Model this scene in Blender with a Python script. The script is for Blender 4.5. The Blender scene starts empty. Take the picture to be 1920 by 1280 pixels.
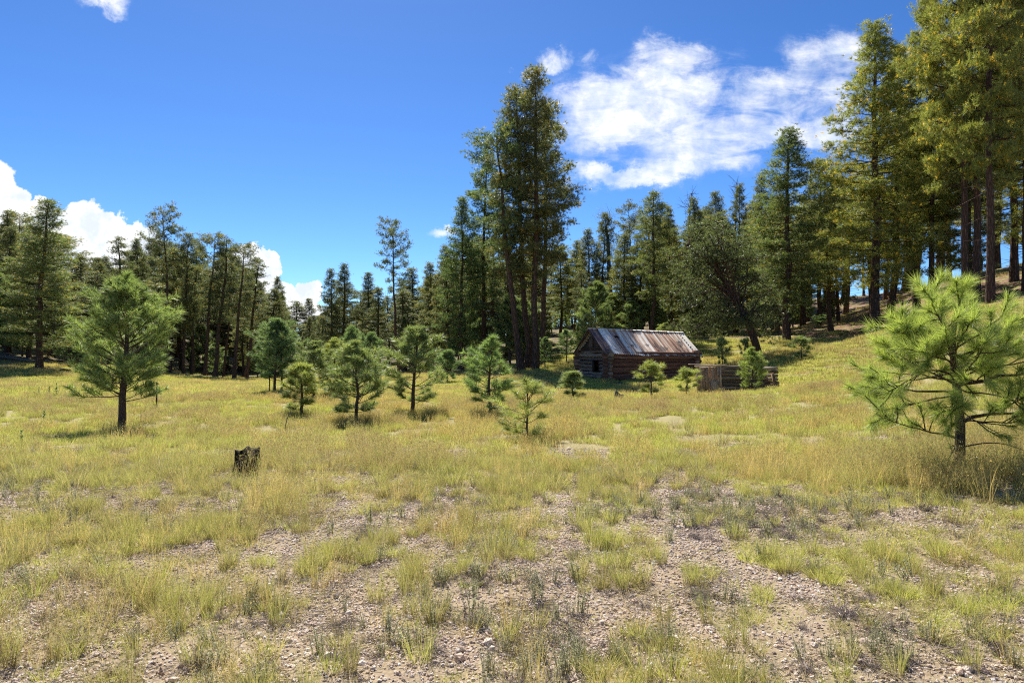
import bpy, math, random
import numpy as np
from mathutils import Matrix, Vector

R = math.radians
RNG = np.random.default_rng(11)
random.seed(11)
scene = bpy.context.scene
COL = scene.collection
SUN_EL, SUN_AZ = 52.0, -15.0       # azimuth measured from +Y towards +X
CAMZ, PITCH, F = 1.6, R(1.25), 1280.0

# ------------------------------------------------------------------ helpers
def ray(px, py):
    dx, dy = (px-960)/F, (640-py)/F
    return np.array([dx, math.cos(PITCH)-dy*math.sin(PITCH), math.sin(PITCH)+dy*math.cos(PITCH)])
def pt(px, py, D):
    r = ray(px, py); t = D/r[1]
    return np.array([r[0]*t, D, CAMZ+r[2]*t])

def hsh(ix, iy, seed):
    n = (ix.astype(np.int64)*374761393 + iy.astype(np.int64)*668265263 + seed*144269504) & 0xffffffff
    n = ((n ^ (n >> 13))*1274126177) & 0xffffffff
    return ((n ^ (n >> 16)) & 0xffff)/65535.0
def vnoise(x, y, seed=0):
    x = np.asarray(x, float); y = np.asarray(y, float)
    ix, iy = np.floor(x), np.floor(y); fx, fy = x-ix, y-iy
    fx = fx*fx*(3-2*fx); fy = fy*fy*(3-2*fy)
    a = hsh(ix, iy, seed); b = hsh(ix+1, iy, seed); c = hsh(ix, iy+1, seed); d = hsh(ix+1, iy+1, seed)
    return (a*(1-fx)+b*fx)*(1-fy) + (c*(1-fx)+d*fx)*fy
def fbm(x, y, seed=0, o=4):
    s = 0; a = .5; t = 0
    for k in range(o):
        s = s+a*vnoise(x*2**k+k*17.3, y*2**k-k*9.1, seed+k); t += a; a *= .5
    return s/t
def sstep(a, b, x):
    t = np.clip((np.asarray(x, float)-a)/(b-a), 0, 1); return t*t*(3-2*t)

class Buf:
    """collects vertices, triangles/quads and per-vertex attributes for ONE mesh"""
    def __init__(s): s.v = []; s.t = []; s.q = []; s.n = 0; s.a = []; s.b = []
    def add(s, v, tri=None, quad=None, a=0.0, b=0.0):
        v = np.asarray(v, float).reshape(-1, 3); m = len(v)
        if tri is not None and len(tri): s.t.append(np.asarray(tri, np.int64).reshape(-1, 3)+s.n)
        if quad is not None and len(quad): s.q.append(np.asarray(quad, np.int64).reshape(-1, 4)+s.n)
        s.v.append(v)
        s.a.append(np.broadcast_to(np.asarray(a, float), (m,)).copy()); s.b.append(np.broadcast_to(np.asarray(b, float), (m,)).copy())
        s.n += m
    def mesh(s, name, mat, smooth=False, attrs=None):
        me = bpy.data.meshes.new(name)
        v = np.concatenate(s.v) if s.v else np.zeros((0, 3))
        t = np.concatenate(s.t) if s.t else np.zeros((0, 3), np.int64)
        q = np.concatenate(s.q) if s.q else np.zeros((0, 4), np.int64)
        me.vertices.add(len(v)); me.vertices.foreach_set('co', v.astype(np.float32).ravel())
        li = np.concatenate([t.ravel(), q.ravel()]).astype(np.int32)
        me.loops.add(len(li)); me.loops.foreach_set('vertex_index', li)
        tot = np.concatenate([np.full(len(t), 3), np.full(len(q), 4)]).astype(np.int32)
        st = np.concatenate([[0], np.cumsum(tot)[:-1]]).astype(np.int32) if len(tot) else tot
        me.polygons.add(len(tot)); me.polygons.foreach_set('loop_start', st); me.polygons.foreach_set('loop_total', tot)
        if smooth: me.polygons.foreach_set('use_smooth', np.ones(len(tot), bool))
        for nm, arr in (('r', s.a), ('h', s.b)):
            at = me.attributes.new(nm, 'FLOAT', 'POINT'); at.data.foreach_set('value', np.concatenate(arr).astype(np.float32))
        me.materials.append(mat)
        me.update(); me.validate()
        return me

def tube(buf, pts, rad, sides=6, a=0.0, cap=True, jit=0.0):
    pts = np.asarray(pts, float); n = len(pts); rad = np.broadcast_to(np.asarray(rad, float), (n,))
    tan = np.gradient(pts, axis=0); tan /= np.linalg.norm(tan, axis=1)[:, None]+1e-9
    ref = np.array([0, 0, 1.0]) if abs(tan[0][2]) < .9 else np.array([1.0, 0, 0])
    u = np.cross(tan, ref); u /= np.linalg.norm(u, axis=1)[:, None]+1e-9; w = np.cross(tan, u)
    ang = np.arange(sides)/sides*2*math.pi
    rr = rad[:, None]*(1+jit*(RNG.random((n, sides))-.5))
    v = pts[:, None]+rr[..., None]*(np.cos(ang)[None, :, None]*u[:, None]+np.sin(ang)[None, :, None]*w[:, None])
    v = v.reshape(-1, 3)
    i = np.arange(n-1)[:, None]*sides; j = np.arange(sides)[None]; j2 = (j+1) % sides
    q = np.stack([i+j, i+j2, i+sides+j2, i+sides+j], -1).reshape(-1, 4)
    tri = []
    if cap:
        v = np.vstack([v, pts[0], pts[-1]]); c0, c1 = n*sides, n*sides+1
        tri = [[c0, (k+1) % sides, k] for k in range(sides)]+[[c1, (n-1)*sides+k, (n-1)*sides+(k+1) % sides] for k in range(sides)]
    buf.add(v, tri, q, a=a, b=0)

def lines(buf, p0, p1, r0, r1, a=0.0):
    """many thin three-sided twigs at once"""
    p0 = np.asarray(p0, float); p1 = np.asarray(p1, float); n = len(p0)
    if n == 0: return
    d = p1-p0; d /= np.linalg.norm(d, axis=1)[:, None]+1e-9
    u = np.cross(d, [0.31, 0.17, 0.93]); u /= np.linalg.norm(u, axis=1)[:, None]+1e-9; w = np.cross(d, u)
    vs = []
    for p, r in ((p0, r0), (p1, r1)):
        r = np.broadcast_to(np.asarray(r, float), (n,))[:, None]
        for k in range(3):
            an = k*2.0944; vs.append(p+r*(math.cos(an)*u+math.sin(an)*w))
    v = np.stack(vs, 1).reshape(-1, 3); b = np.arange(n)[:, None]*6
    q = np.concatenate([b+np.array([k, (k+1) % 3, 3+(k+1) % 3, 3+k]) for k in range(3)])
    buf.add(v, None, q, a=a)

def needles(buf, o, d, L, w, a):
    """one slim triangle per needle bundle"""
    n = len(o); d = d/(np.linalg.norm(d, axis=1)[:, None]+1e-9)
    s = np.cross(d, RNG.normal(size=(n, 3))); s /= np.linalg.norm(s, axis=1)[:, None]+1e-9
    L = np.broadcast_to(L, (n,))[:, None]; w = np.broadcast_to(w, (n,))[:, None]
    v = np.stack([o-s*w/2, o+s*w/2, o+d*L], 1).reshape(-1, 3)
    aa = np.repeat(np.broadcast_to(a, (n,)), 3); hh = np.tile([0., 0., 1.], n)
    buf.add(v, np.arange(3*n).reshape(-1, 3), None, a=aa, b=hh)

def box(buf, c, s, rot=None, a=0.0):
    v = np.array([[x, y, z] for x in (-.5, .5) for y in (-.5, .5) for z in (-.5, .5)])*np.asarray(s, float)
    if rot is not None: v = v @ np.asarray(rot).T
    buf.add(v+np.asarray(c, float), None, [[0, 1, 3, 2], [4, 6, 7, 5], [0, 4, 5, 1], [2, 3, 7, 6], [0, 2, 6, 4], [1, 5, 7, 3]], a=a)

def link(name, me, parent=None):
    o = bpy.data.objects.new(name, me); COL.objects.link(o)
    if parent is not None: o.parent = parent
    return o
def tag(o, label, cat, group=None):
    o['label'] = label; o['category'] = cat
    if group: o['group'] = group
    return o
def empty(name, loc, label, cat, group=None):
    o = bpy.data.objects.new(name, None); o.empty_display_size = .2; COL.objects.link(o); o.location = loc
    return tag(o, label, cat, group)

# ------------------------------------------------------------------ materials
class NT:
    def __init__(s, mat): s.t = mat.node_tree; s.t.nodes.clear()
    def n(s, ty, **kw):
        nd = s.t.nodes.new(ty)
        for k, v in kw.items():
            if k.startswith('i_'):
                key = k[2:]; key = int(key) if key.isdigit() else key.replace('_', ' ')
                s.set(nd.inputs[key], v)
            else: setattr(nd, k, v)
        return nd
    def set(s, sock, v):
        if isinstance(v, bpy.types.NodeSocket): s.t.links.new(v, sock)
        else: sock.default_value = v
    def m(s, op, a, b=0.0, c=0.0, clamp=False):
        nd = s.t.nodes.new('ShaderNodeMath'); nd.operation = op; nd.use_clamp = clamp
        s.set(nd.inputs[0], a); s.set(nd.inputs[1], b)
        if len(nd.inputs) > 2: s.set(nd.inputs[2], c)
        return nd.outputs[0]
    def mix(s, f, a, b, mode='MIX'):
        nd = s.t.nodes.new('ShaderNodeMix'); nd.data_type = 'RGBA'; nd.blend_type = mode
        s.set(nd.inputs[0], f); s.set(nd.inputs[6], a if not isinstance(a, tuple) else (*a, 1)); s.set(nd.inputs[7], b if not isinstance(b, tuple) else (*b, 1))
        return nd.outputs[2]
    def ramp(s, f, stops):
        nd = s.t.nodes.new('ShaderNodeValToRGB'); s.set(nd.inputs[0], f)
        e = nd.color_ramp.elements
        while len(e) < len(stops): e.new(0.5)
        for k, (p, c) in enumerate(stops): e[k].position = p; e[k].color = (*c, 1)
        return nd.outputs[0]
    def noise(s, vec, scale, detail=3, rough=.5, dist=0.0):
        nd = s.n('ShaderNodeTexNoise', i_Scale=scale, i_Detail=detail, i_Roughness=rough, i_Distortion=dist)
        if vec is not None: s.set(nd.inputs['Vector'], vec)
        return nd.outputs[0]
    def attr(s, name): return s.n('ShaderNodeAttribute', attribute_name=name).outputs['Fac']
    def pos(s): return s.n('ShaderNodeNewGeometry').outputs['Position']
    def obj(s): return s.n('ShaderNodeTexCoord').outputs['Object']
def newmat(name):
    m = bpy.data.materials.new(name); m.use_nodes = True; return m, NT(m)
def finish(nt, col, rough=.8, bump=None, bs=.5, bd=.02, spec=.3, trans=0.0, tcol=None):
    p = nt.n('ShaderNodeBsdfPrincipled'); nt.set(p.inputs['Base Color'], col); nt.set(p.inputs['Roughness'], rough)
    p.inputs['Specular IOR Level'].default_value = spec
    if bump is not None:
        b = nt.n('ShaderNodeBump', i_Strength=bs, i_Distance=bd); nt.set(b.inputs['Height'], bump); nt.set(p.inputs['Normal'], b.outputs[0])
    out = nt.n('ShaderNodeOutputMaterial'); sh = p.outputs[0]
    if trans > 0:
        tr = nt.n('ShaderNodeBsdfTranslucent'); nt.set(tr.inputs[0], tcol if tcol is not None else col)
        mx = nt.n('ShaderNodeMixShader'); mx.inputs[0].default_value = trans
        nt.t.links.new(sh, mx.inputs[1]); nt.t.links.new(tr.outputs[0], mx.inputs[2]); sh = mx.outputs[0]
    nt.t.links.new(sh, out.inputs[0])

def needle_mat(name, dark, light, yellow, trans, rough, spec, ycut=.88):
    m, nt = newmat(name)
    r = nt.attr('r'); oc = nt.n('ShaderNodeObjectInfo').outputs['Color']
    c = nt.ramp(r, [(0, dark), (ycut-.02, light), (ycut, yellow), (1, yellow)])
    c = nt.mix(1.0, c, oc, 'MULTIPLY')
    tc = nt.mix(1.0, c, (1.5, 1.55, .8), 'MULTIPLY')
    finish(nt, c, rough, spec=spec, trans=trans, tcol=tc); return m
M_NEEDLE = needle_mat('pine_needles', (.100, .128, .074), (.225, .270, .125), (.46, .37, .12), .50, .42, .5)
M_YOUNG = needle_mat('young_pine_needles', (.125, .165, .09), (.36, .42, .175), (.48, .36, .13), .42, .42, .5, .95)
M_NEAR = needle_mat('near_pine_needles', (.22, .28, .09), (.46, .53, .17), (.55, .45, .18), .45, .42, .5, .96)

def bark_mat(name, c0, c1, sc=1.0):
    m, nt = newmat(name)
    o = nt.obj(); mp = nt.n('ShaderNodeMapping'); mp.inputs['Scale'].default_value = (5*sc, 5*sc, 1.1*sc); nt.set(mp.inputs[0], o)
    v = nt.n('ShaderNodeTexVoronoi', feature='DISTANCE_TO_EDGE', i_Scale=1.6); nt.set(v.inputs['Vector'], mp.outputs[0])
    n = nt.noise(mp.outputs[0], 3, 5)
    f = nt.m('MULTIPLY', nt.m('MULTIPLY', v.outputs[0], 3, clamp=True), nt.m('ADD', n, .3), clamp=True)
    finish(nt, nt.mix(f, c0, c1), .9, f, .9, .05, .15); return m
M_BARK = bark_mat('ponderosa_bark', (.055, .034, .026), (.21, .125, .088))
M_YBARK = bark_mat('young_bark', (.08, .055, .042), (.28, .20, .155), 5)
M_DEAD = bark_mat('dead_wood', (.10, .085, .075), (.30, .27, .25), 1.5)
M_CHAR = bark_mat('charred_wood', (.022, .017, .014), (.12, .095, .078), 4)

def blade_mat(name, base, mid, tip, alt, trans=.5, rough=.5):
    m, nt = newmat(name)
    r = nt.attr('r'); h = nt.attr('h'); p = nt.pos()
    rnd = nt.n('ShaderNodeObjectInfo').outputs['Random']
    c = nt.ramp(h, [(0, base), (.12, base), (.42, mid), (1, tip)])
    big = nt.noise(p, .35, 3)
    f = nt.m('MULTIPLY', nt.m('ADD', nt.m('MULTIPLY', rnd, .5), nt.m('MULTIPLY', big, 1.3)), r)
    f = nt.m('MULTIPLY', nt.m('SUBTRACT', f, .18), 1.5, clamp=True)
    c = nt.mix(f, c, alt)
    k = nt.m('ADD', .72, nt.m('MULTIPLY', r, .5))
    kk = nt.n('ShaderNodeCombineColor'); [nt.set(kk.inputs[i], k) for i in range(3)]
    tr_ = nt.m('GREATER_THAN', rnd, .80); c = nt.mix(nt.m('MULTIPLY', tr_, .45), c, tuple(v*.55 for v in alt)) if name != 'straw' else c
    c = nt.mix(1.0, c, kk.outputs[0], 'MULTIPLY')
    finish(nt, c, rough, spec=.35, trans=trans); return m
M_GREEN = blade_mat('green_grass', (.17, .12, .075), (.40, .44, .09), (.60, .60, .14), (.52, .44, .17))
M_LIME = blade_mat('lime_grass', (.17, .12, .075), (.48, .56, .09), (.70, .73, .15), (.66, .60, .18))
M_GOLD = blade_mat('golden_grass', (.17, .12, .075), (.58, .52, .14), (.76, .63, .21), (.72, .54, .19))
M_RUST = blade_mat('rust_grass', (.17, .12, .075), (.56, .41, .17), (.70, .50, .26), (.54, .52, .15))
M_STRAW = blade_mat('straw', (.45, .38, .22), (.60, .52, .32), (.70, .62, .42), (.52, .42, .25), .3)
M_SAGE = blade_mat('sage_leaves', (.28, .26, .16), (.46, .50, .24), (.60, .62, .34), (.52, .50, .32), .5)
M_TWIG = blade_mat('grey_twigs', (.24, .20, .18), (.42, .37, .34), (.52, .48, .45), (.34, .27, .23), .1, .8)
M_WEED = blade_mat('broad_leaves', (.16, .24, .07), (.24, .36, .10), (.32, .45, .15), (.30, .35, .12), .4)

# ------------------------------------------------------------------ terrain
CP = [(-3, 2, 0), (0, 0, 0), (3, 2, .04), (0, 5, 0), (-5, 5, .02), (5, 5, .22), (0, -10, .1), (-12, -8, 0), (14, -6, 1.0)]
for px, py, D in [(1800, 860, 7.6), (1900, 890, 7.5), (1600, 900, 9), (1400, 850, 11.5), (228, 814, 18), (465, 886, 9.6), (668, 797, 20), (772, 781, 22.5), (920, 780, 21), (990, 828, 14.5),
                  (522, 736, 32), (566, 776, 22), (595, 745, 30), (1223, 748, 27), (1410, 738, 31), (1140, 714, 42), (1305, 703, 44.5), (1087, 707, 45), (1307, 742, 31),
                  (1455, 738, 32), (990, 693, 54), (400, 709, 66), (72, 685, 52), (0, 694, 48), (0, 622, 75), (130, 650, 72), (1475, 637, 54), (1643, 630, 50),
                  (1400, 655, 50), (1690, 697, 27), (1560, 700, 30), (1855, 568, 38), (1900, 500, 62), (1700, 548, 68), (1500, 618, 75), (1050, 612, 92), (1200, 640, 62), (750, 692, 72),
                  (600, 700, 80), (880, 690, 64), (1800, 524, 92), (1600, 575, 90), (300, 690, 80), (100, 745, 30), (0, 830, 14), (1920, 640, 25), (1750, 760, 17)]:
    CP.append(tuple(pt(px, py, D)))
for a, r, z in [(-60, 120, 9), (-35, 130, 8), (-15, 130, 1.5), (0, 130, 4), (15, 130, 11), (30, 130, 12), (50, 110, 13), (80, 100, 10), (-90, 100, 5), (180, 120, 0), (130, 110, 4), (-130, 110, 1),
                (-60, 420, 14), (-30, 420, 4), (0, 420, 8), (30, 420, 10), (60, 420, 10), (110, 420, 15), (-110, 420, 8), (180, 420, 0)]:
    CP.append((r*math.sin(R(a)), r*math.cos(R(a)), z))
CP = np.array(CP)
def _u(r2): return r2*np.log(r2+1e-9)*.5
_S = 20.0
_P = CP[:, :2]/_S
_K = _u(((_P[:, None]-_P[None])**2).sum(-1))+np.eye(len(CP))*0.02
_Q = np.hstack([np.ones((len(CP), 1)), _P])
_A = np.block([[_K, _Q], [_Q.T, np.zeros((3, 3))]])
_W = np.linalg.solve(_A, np.concatenate([CP[:, 2], np.zeros(3)]))
def terr(x, y):
    x = np.asarray(x, float); y = np.asarray(y, float); sh = x.shape
    X = np.stack([x.ravel(), y.ravel()], 1)/_S; out = np.empty(len(X))
    for k in range(0, len(X), 40000):
        c = X[k:k+40000]; r2 = ((c[:, None]-_P[None])**2).sum(-1)
        out[k:k+40000] = _u(r2)@_W[:-3]+_W[-3]+c@_W[-2:]
    out = out.reshape(sh)
    out = out+(fbm(x*.5, y*.5, 5, 3)-.5)*.12*sstep(3, 12, np.hypot(x, y))+(fbm(x*2.2, y*2.2, 9, 3)-.5)*.07
    return out
def T(x, y): return float(terr(np.array([x]), np.array([y]))[0])
def ground_px(px, py):
    r = ray(px, py); t = 2.0
    for D in np.arange(2, 60, .1):
        p = r*D/r[1]
        if CAMZ+p[2] < T(p[0], p[1]): return p[0], p[1]
    return r[0]*60/r[1], 60.0

EL = np.array([(x, 0) for x in (0,)])
BX = np.array([0, 150, 400, 600, 750, 900, 1000, 1100, 1300, 1400, 1500, 1640, 1750, 1920, 2600], float)
BD = np.array([49, 57, 66, 74, 66, 60, 58, 60, 60, 56, 55, 49, 41, 34, 30], float)
def forest(x, y):
    px = np.where(y > .5, 960+1280*x/np.maximum(y, .5), np.where(x > 0, 3000, -1000))
    b = np.interp(px, BX, BD)+(fbm(x*.2, y*.2, 31)-.5)*6
    return sstep(-1.5, 2.0, np.where(y > .5, y, 0)-b)

BARE = [(1050, 950, 45, 40), (1080, 1030, 75, 45), (1180, 1060, 60, 28), (1275, 985, 40, 75), (1330, 1060, 70, 32), (1455, 1105, 75, 28), (1545, 1140, 70, 25), (1000, 1090, 90, 50), (980, 1190, 90, 60),
        (1110, 1170, 80, 45), (850, 940, 50, 30), (515, 1000, 55, 24), (860, 915, 35, 16), (690, 1090, 70, 40), (760, 1010, 35, 60), (620, 1220, 70, 40), (440, 1090, 50, 35), (1770, 975, 110, 18), (1600, 860, 28, 9),
        (1115, 850, 16, 30), (1235, 925, 50, 14), (860, 1230, 50, 40), (55, 1095, 40, 22), (1370, 925, 50, 12), (1390, 895, 30, 10), (1090, 800, 30, 8), (900, 820, 25, 6), (1240, 1150, 60, 25), (1500, 990, 30, 12), (330, 1050, 30, 25),
        (820, 1060, 40, 30), (540, 1110, 30, 30), (1660, 1180, 35, 15), (1330, 1200, 50, 18), (250, 1240, 40, 25), (1290, 770, 25, 4), (1250, 790, 30, 5), (830, 990, 30, 15), (640, 965, 25, 10)]
RUST = [(700, 860, 200, 30), (560, 880, 120, 25), (860, 850, 60, 20), (80, 1200, 130, 70), (220, 1160, 90, 40), (300, 780, 120, 8), (100, 760, 100, 6), (600, 955, 60, 25), (630, 1000, 30, 40), (1780, 890, 160, 45), (990, 1240, 50, 30),
        (1160, 770, 120, 12), (1350, 760, 100, 10), (1060, 745, 60, 6), (760, 1240, 70, 40), (890, 760, 70, 8), (1850, 850, 80, 20), (1580, 730, 80, 6), (480, 980, 40, 20), (1730, 640, 90, 6)]
SAGE = [(1000, 1200, 110, 90), (700, 1200, 120, 60), (1130, 1250, 90, 40), (860, 1150, 60, 60), (1400, 960, 160, 40), (1350, 1150, 40, 20), (1700, 1200, 200, 60), (450, 1180, 60, 50), (1180, 960, 30, 20), (1560, 960, 80, 30), (570, 1250, 80, 30)]
def blobs(L):
    o = []
    for px, py, rx, ry in L:
        x, y = ground_px(px, py); dep = max(CAMZ-T(x, y), .3)
        o.append((x, y, max(rx*y/1280, .08), max(ry*y*y/(1280*dep), .12)))
    return o
BARE_B, RUST_B, SAGE_B = blobs([(a, b_, c_*.90, d_*.95) for a, b_, c_, d_ in BARE]), blobs(RUST), blobs(SAGE)
def bfield(B, x, y):
    f = np.zeros(np.shape(x))
    wx = x+(fbm(x*1.7, y*1.7, 77)-.5)*.5; wy = y+(fbm(x*1.7, y*1.7, 78)-.5)*.7
    for cx, cy, rx, ry in B:
        d = ((wx-cx)/rx)**2+((wy-cy)/ry)**2
        f = np.maximum(f, np.clip(1.55-d, 0, 1))
    return f
def bare(x, y):
    n = fbm(x*.9, y*.9, 41, 4)
    amt = sstep(.58, .70, n)*.6*(1-sstep(9, 17, y))
    amt = np.maximum(amt, sstep(.60, .70, n)*.5*(1-sstep(16, 26, y)))
    brk = 1-.55*sstep(.50, .62, fbm(x*2.6, y*2.6, 43, 3))
    return np.clip(np.maximum(amt, bfield(BARE_B, x, y)*brk)*(1-.65*sstep(11, 16, y)), 0, 1)

# ground sheet: polar grid round the viewpoint, fine in front
ang = np.concatenate([np.linspace(-48, 48, 521), np.linspace(48, 312, 61)[1:-1]])
rad = [.4]
while rad[-1] < 450: rad.append(rad[-1]*1.0125+.002)
rad = np.array(rad)
AA, RR = np.meshgrid(np.radians(ang), rad)
gx, gy = RR*np.sin(AA), RR*np.cos(AA); gz = terr(gx, gy)
nr, na = gx.shape
gb = Buf()
i = np.arange(nr-1)[:, None]*na; j = np.arange(na)[None]; j2 = (j+1) % na
q = np.stack([i+j, i+na+j, i+na+j2, i+j2], -1).reshape(-1, 4)
bf = bare(gx, gy); fo = forest(gx, gy)
gb.add(np.vstack([np.stack([gx, gy, gz], -1).reshape(-1, 3), [[0, 0, T(0, 0)]]]), [[nr*na, k, (k+1) % na] for k in range(na)], q,
       a=np.append(bf.ravel(), 0), b=np.append(fo.ravel(), 0))
M_GROUND, nt = newmat('meadow_ground')
p = nt.pos(); b = nt.attr('r'); f = nt.attr('h')
n1 = nt.noise(p, 9, 6, .65); n2 = nt.noise(p, 1.3, 4); n3 = nt.noise(p, 60, 3, .6)
vor = nt.n('ShaderNodeTexVoronoi', i_Scale=55.0); nt.set(vor.inputs['Vector'], p)
soil = nt.mix(n1, (.31, .235, .17), (.56, .46, .36))
soil = nt.mix(nt.m('MULTIPLY', vor.outputs['Distance'], 1.0, clamp=True), soil, (.24, .16, .11))
thatch = nt.mix(n1, (.24, .19, .10), (.40, .34, .17))
thatch = nt.mix(nt.m('MULTIPLY', n2, .6), thatch, (.27, .27, .09))
yy_ = nt.n('ShaderNodeSeparateXYZ'); nt.set(yy_.inputs[0], p); near = nt.m('MULTIPLY', nt.m('SUBTRACT', 16, yy_.outputs[1]), .09, clamp=True)
c = nt.mix(nt.m('ADD', nt.m('MAXIMUM', nt.m('MULTIPLY', b, .9), nt.m('MULTIPLY', near, .75)), nt.m('MULTIPLY', nt.m('SUBTRACT', n1, .5), 1.2), clamp=True), thatch, soil)
px_ = nt.n('ShaderNodeSeparateXYZ'); nt.set(px_.inputs[0], p); rx = nt.m('MULTIPLY', nt.m('SUBTRACT', px_.outputs[0], 12), .06, clamp=True)
litter = nt.mix(n1, nt.mix(rx, (.10, .08, .055), (.13, .07, .05)), nt.mix(rx, (.23, .19, .13), (.30, .18, .13)))
litter = nt.mix(nt.m('GREATER_THAN', n2, .54), litter, (.24, .23, .09))
c = nt.mix(f, c, litter)
ht = nt.m('ADD', nt.m('MULTIPLY', n1, .6), nt.m('MULTIPLY', nt.m('SUBTRACT', 1, vor.outputs['Distance']), .5))
ht = nt.m('MULTIPLY', ht, nt.m('ADD', .15, nt.m('MULTIPLY', b, .85)))
ht = nt.m('ADD', ht, nt.m('MULTIPLY', n3, .4))
finish(nt, c, .95, ht, .8, .02, .1)
g = link('ground', gb.mesh('ground', M_GROUND, True)); g['kind'] = 'structure'

# ------------------------------------------------------------------ scatter ("stuff")
def blade_mesh(name, mat, n, h, w, r0, lean, curve, hvar=.5, seed=0, seedhead=0.0):
    rg = np.random.default_rng(seed); buf = Buf()
    a = rg.random(n)*6.283; rr = r0*np.sqrt(rg.random(n)); p0 = np.stack([rr*np.cos(a), rr*np.sin(a), np.full(n, -.02)], 1)
    a2 = a+rg.normal(size=n)*(.7 if r0 < .15 else 3); out = np.stack([np.cos(a2), np.sin(a2), np.zeros(n)], 1)
    L = h*(1-hvar*rg.random(n)); ln = lean*rg.random(n)**.8; cv = curve*rg.random(n)
    sd = rg.random(n)*6.283; side = np.stack([np.cos(sd), np.sin(sd), np.zeros(n)], 1)
    ww = w*(.6+.8*rg.random(n)); rnd = rg.random(n)
    vs, hh = [], []
    for s in (0, .4, .75, 1):
        hor = L*(ln*s+cv*s*s); ver = L*(s-.35*cv*s*s)*np.cos(ln*.8)
        p = p0+out*hor[:, None]; p[:, 2] += ver
        if s < 1:
            k = (ww*(1-s)**.7/2)[:, None]; vs += [p-side*k, p+side*k]; hh += [s, s]
        else: vs.append(p); hh.append(1)
    v = np.stack(vs, 1).reshape(-1, 3); b0 = np.arange(n)[:, None]*7
    q = np.concatenate([b0+np.array([0, 1, 3, 2]), b0+np.array([2, 3, 5, 4])]); t = b0+np.array([4, 5, 6])
    buf.add(v, t, q, a=np.repeat(rnd, 7), b=np.tile(hh, n))
    if seedhead > 0:
        m = int(n*seedhead); tip = vs[-1][:m]; k = 5
        o = np.repeat(tip, k, 0)+rg.normal(size=(m*k, 3))*[.006, .006, .025]-[0, 0, .03]
        d = rg.normal(size=(m*k, 3))+[0, 0, 1.2]
        needles(buf, o, d, .022, max(w*1.5, .004), np.repeat(rnd[:m], k))
    return buf.mesh(name, mat)

def sage_mesh(name, seed, stems=12, h=.15):
    rg = np.random.default_rng(seed); buf = Buf()
    for _ in range(stems):
        a = rg.random()*6.28; l = rg.random()*.35; b = np.array([math.cos(a), math.sin(a), 0])*.05*rg.random()
        H = h*(.5+.6*rg.random()); d = np.array([math.cos(a)*l, math.sin(a)*l, 1])
        k = 34; s = rg.random(k)*.95+.05; o = b+d*H*s[:, None]
        lines(buf, [b], [b+d*H], .0016, .0008, a=.2)
        ldir = rg.normal(size=(k, 3))*[1, 1, .4]+[0, 0, .5]
        needles(buf, o, ldir, (.010+.014*rg.random(k)), .0045, rg.random(k))
    return buf.mesh(name, M_SAGE)
def twig_mesh(name, seed, n=80, r=.06):
    rg = np.random.default_rng(seed); buf = Buf()
    d = rg.normal(size=(n, 3)); d[:, 2] = np.abs(d[:, 2])*.45+.05; d /= np.linalg.norm(d, axis=1)[:, None]
    L = r*(.5+rg.random(n)); p0 = rg.normal(size=(n, 3))*[.02, .02, 0]; p1 = p0+d*L[:, None]
    lines(buf, p0, p1, .0018, .001, a=.5)
    d2 = d+rg.normal(size=(n, 3))*.7; lines(buf, p1, p1+d2*L[:, None]*.5, .0012, .0005, a=.8)
    needles(buf, p1, rg.normal(size=(n, 3)), .014, .004, rg.random(n))
    return buf.mesh(name, M_TWIG)
def litter_mesh(name, seed, mat, n=42):
    rg = np.random.default_rng(seed); buf = Buf(); p = rg.normal(size=(n, 3))*[.10, .10, .004]+[0, 0, .012]; a = rg.random(n)*6.28
    d = np.stack([np.cos(a), np.sin(a), rg.normal(size=n)*.12], 1); L = (.02+.09*rg.random(n)**1.5)[:, None]
    lines(buf, p, p+d*L, .0013, .0006, a=.5+.3*rg.normal()); needles(buf, p+rg.normal(size=p.shape)*[.03, .03, .002], d, .05, .004, rg.random(n))
    return buf.mesh(name, mat)
def stone_mesh(name, seed):
    rg = np.random.default_rng(seed); import bmesh
    bm = bmesh.new(); bmesh.ops.create_icosphere(bm, subdivisions=1, radius=1)
    sc = np.array([1, .75+.3*rg.random(), .5+.25*rg.random()])
    for v in bm.verts:
        k = 1+rg.normal()*.13; v.co = Vector((v.co.x*sc[0]*k, v.co.y*sc[1]*k, v.co.z*sc[2]*k))
    me = bpy.data.meshes.new(name); bm.to_mesh(me); bm.free(); me.materials.append(M_STONE)
    return me
M_STONE, nt = newmat('gravel_stone')
rn = nt.n('ShaderNodeObjectInfo').outputs['Random']
c = nt.ramp(rn, [(0, (.36, .26, .19)), (.25, (.60, .48, .38)), (.55, (.74, .63, .52)), (.8, (.58, .41, .29)), (1, (.82, .76, .68))])
finish(nt, c, .9, nt.noise(nt.obj(), 3, 4), .4, .1, .2)

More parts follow.
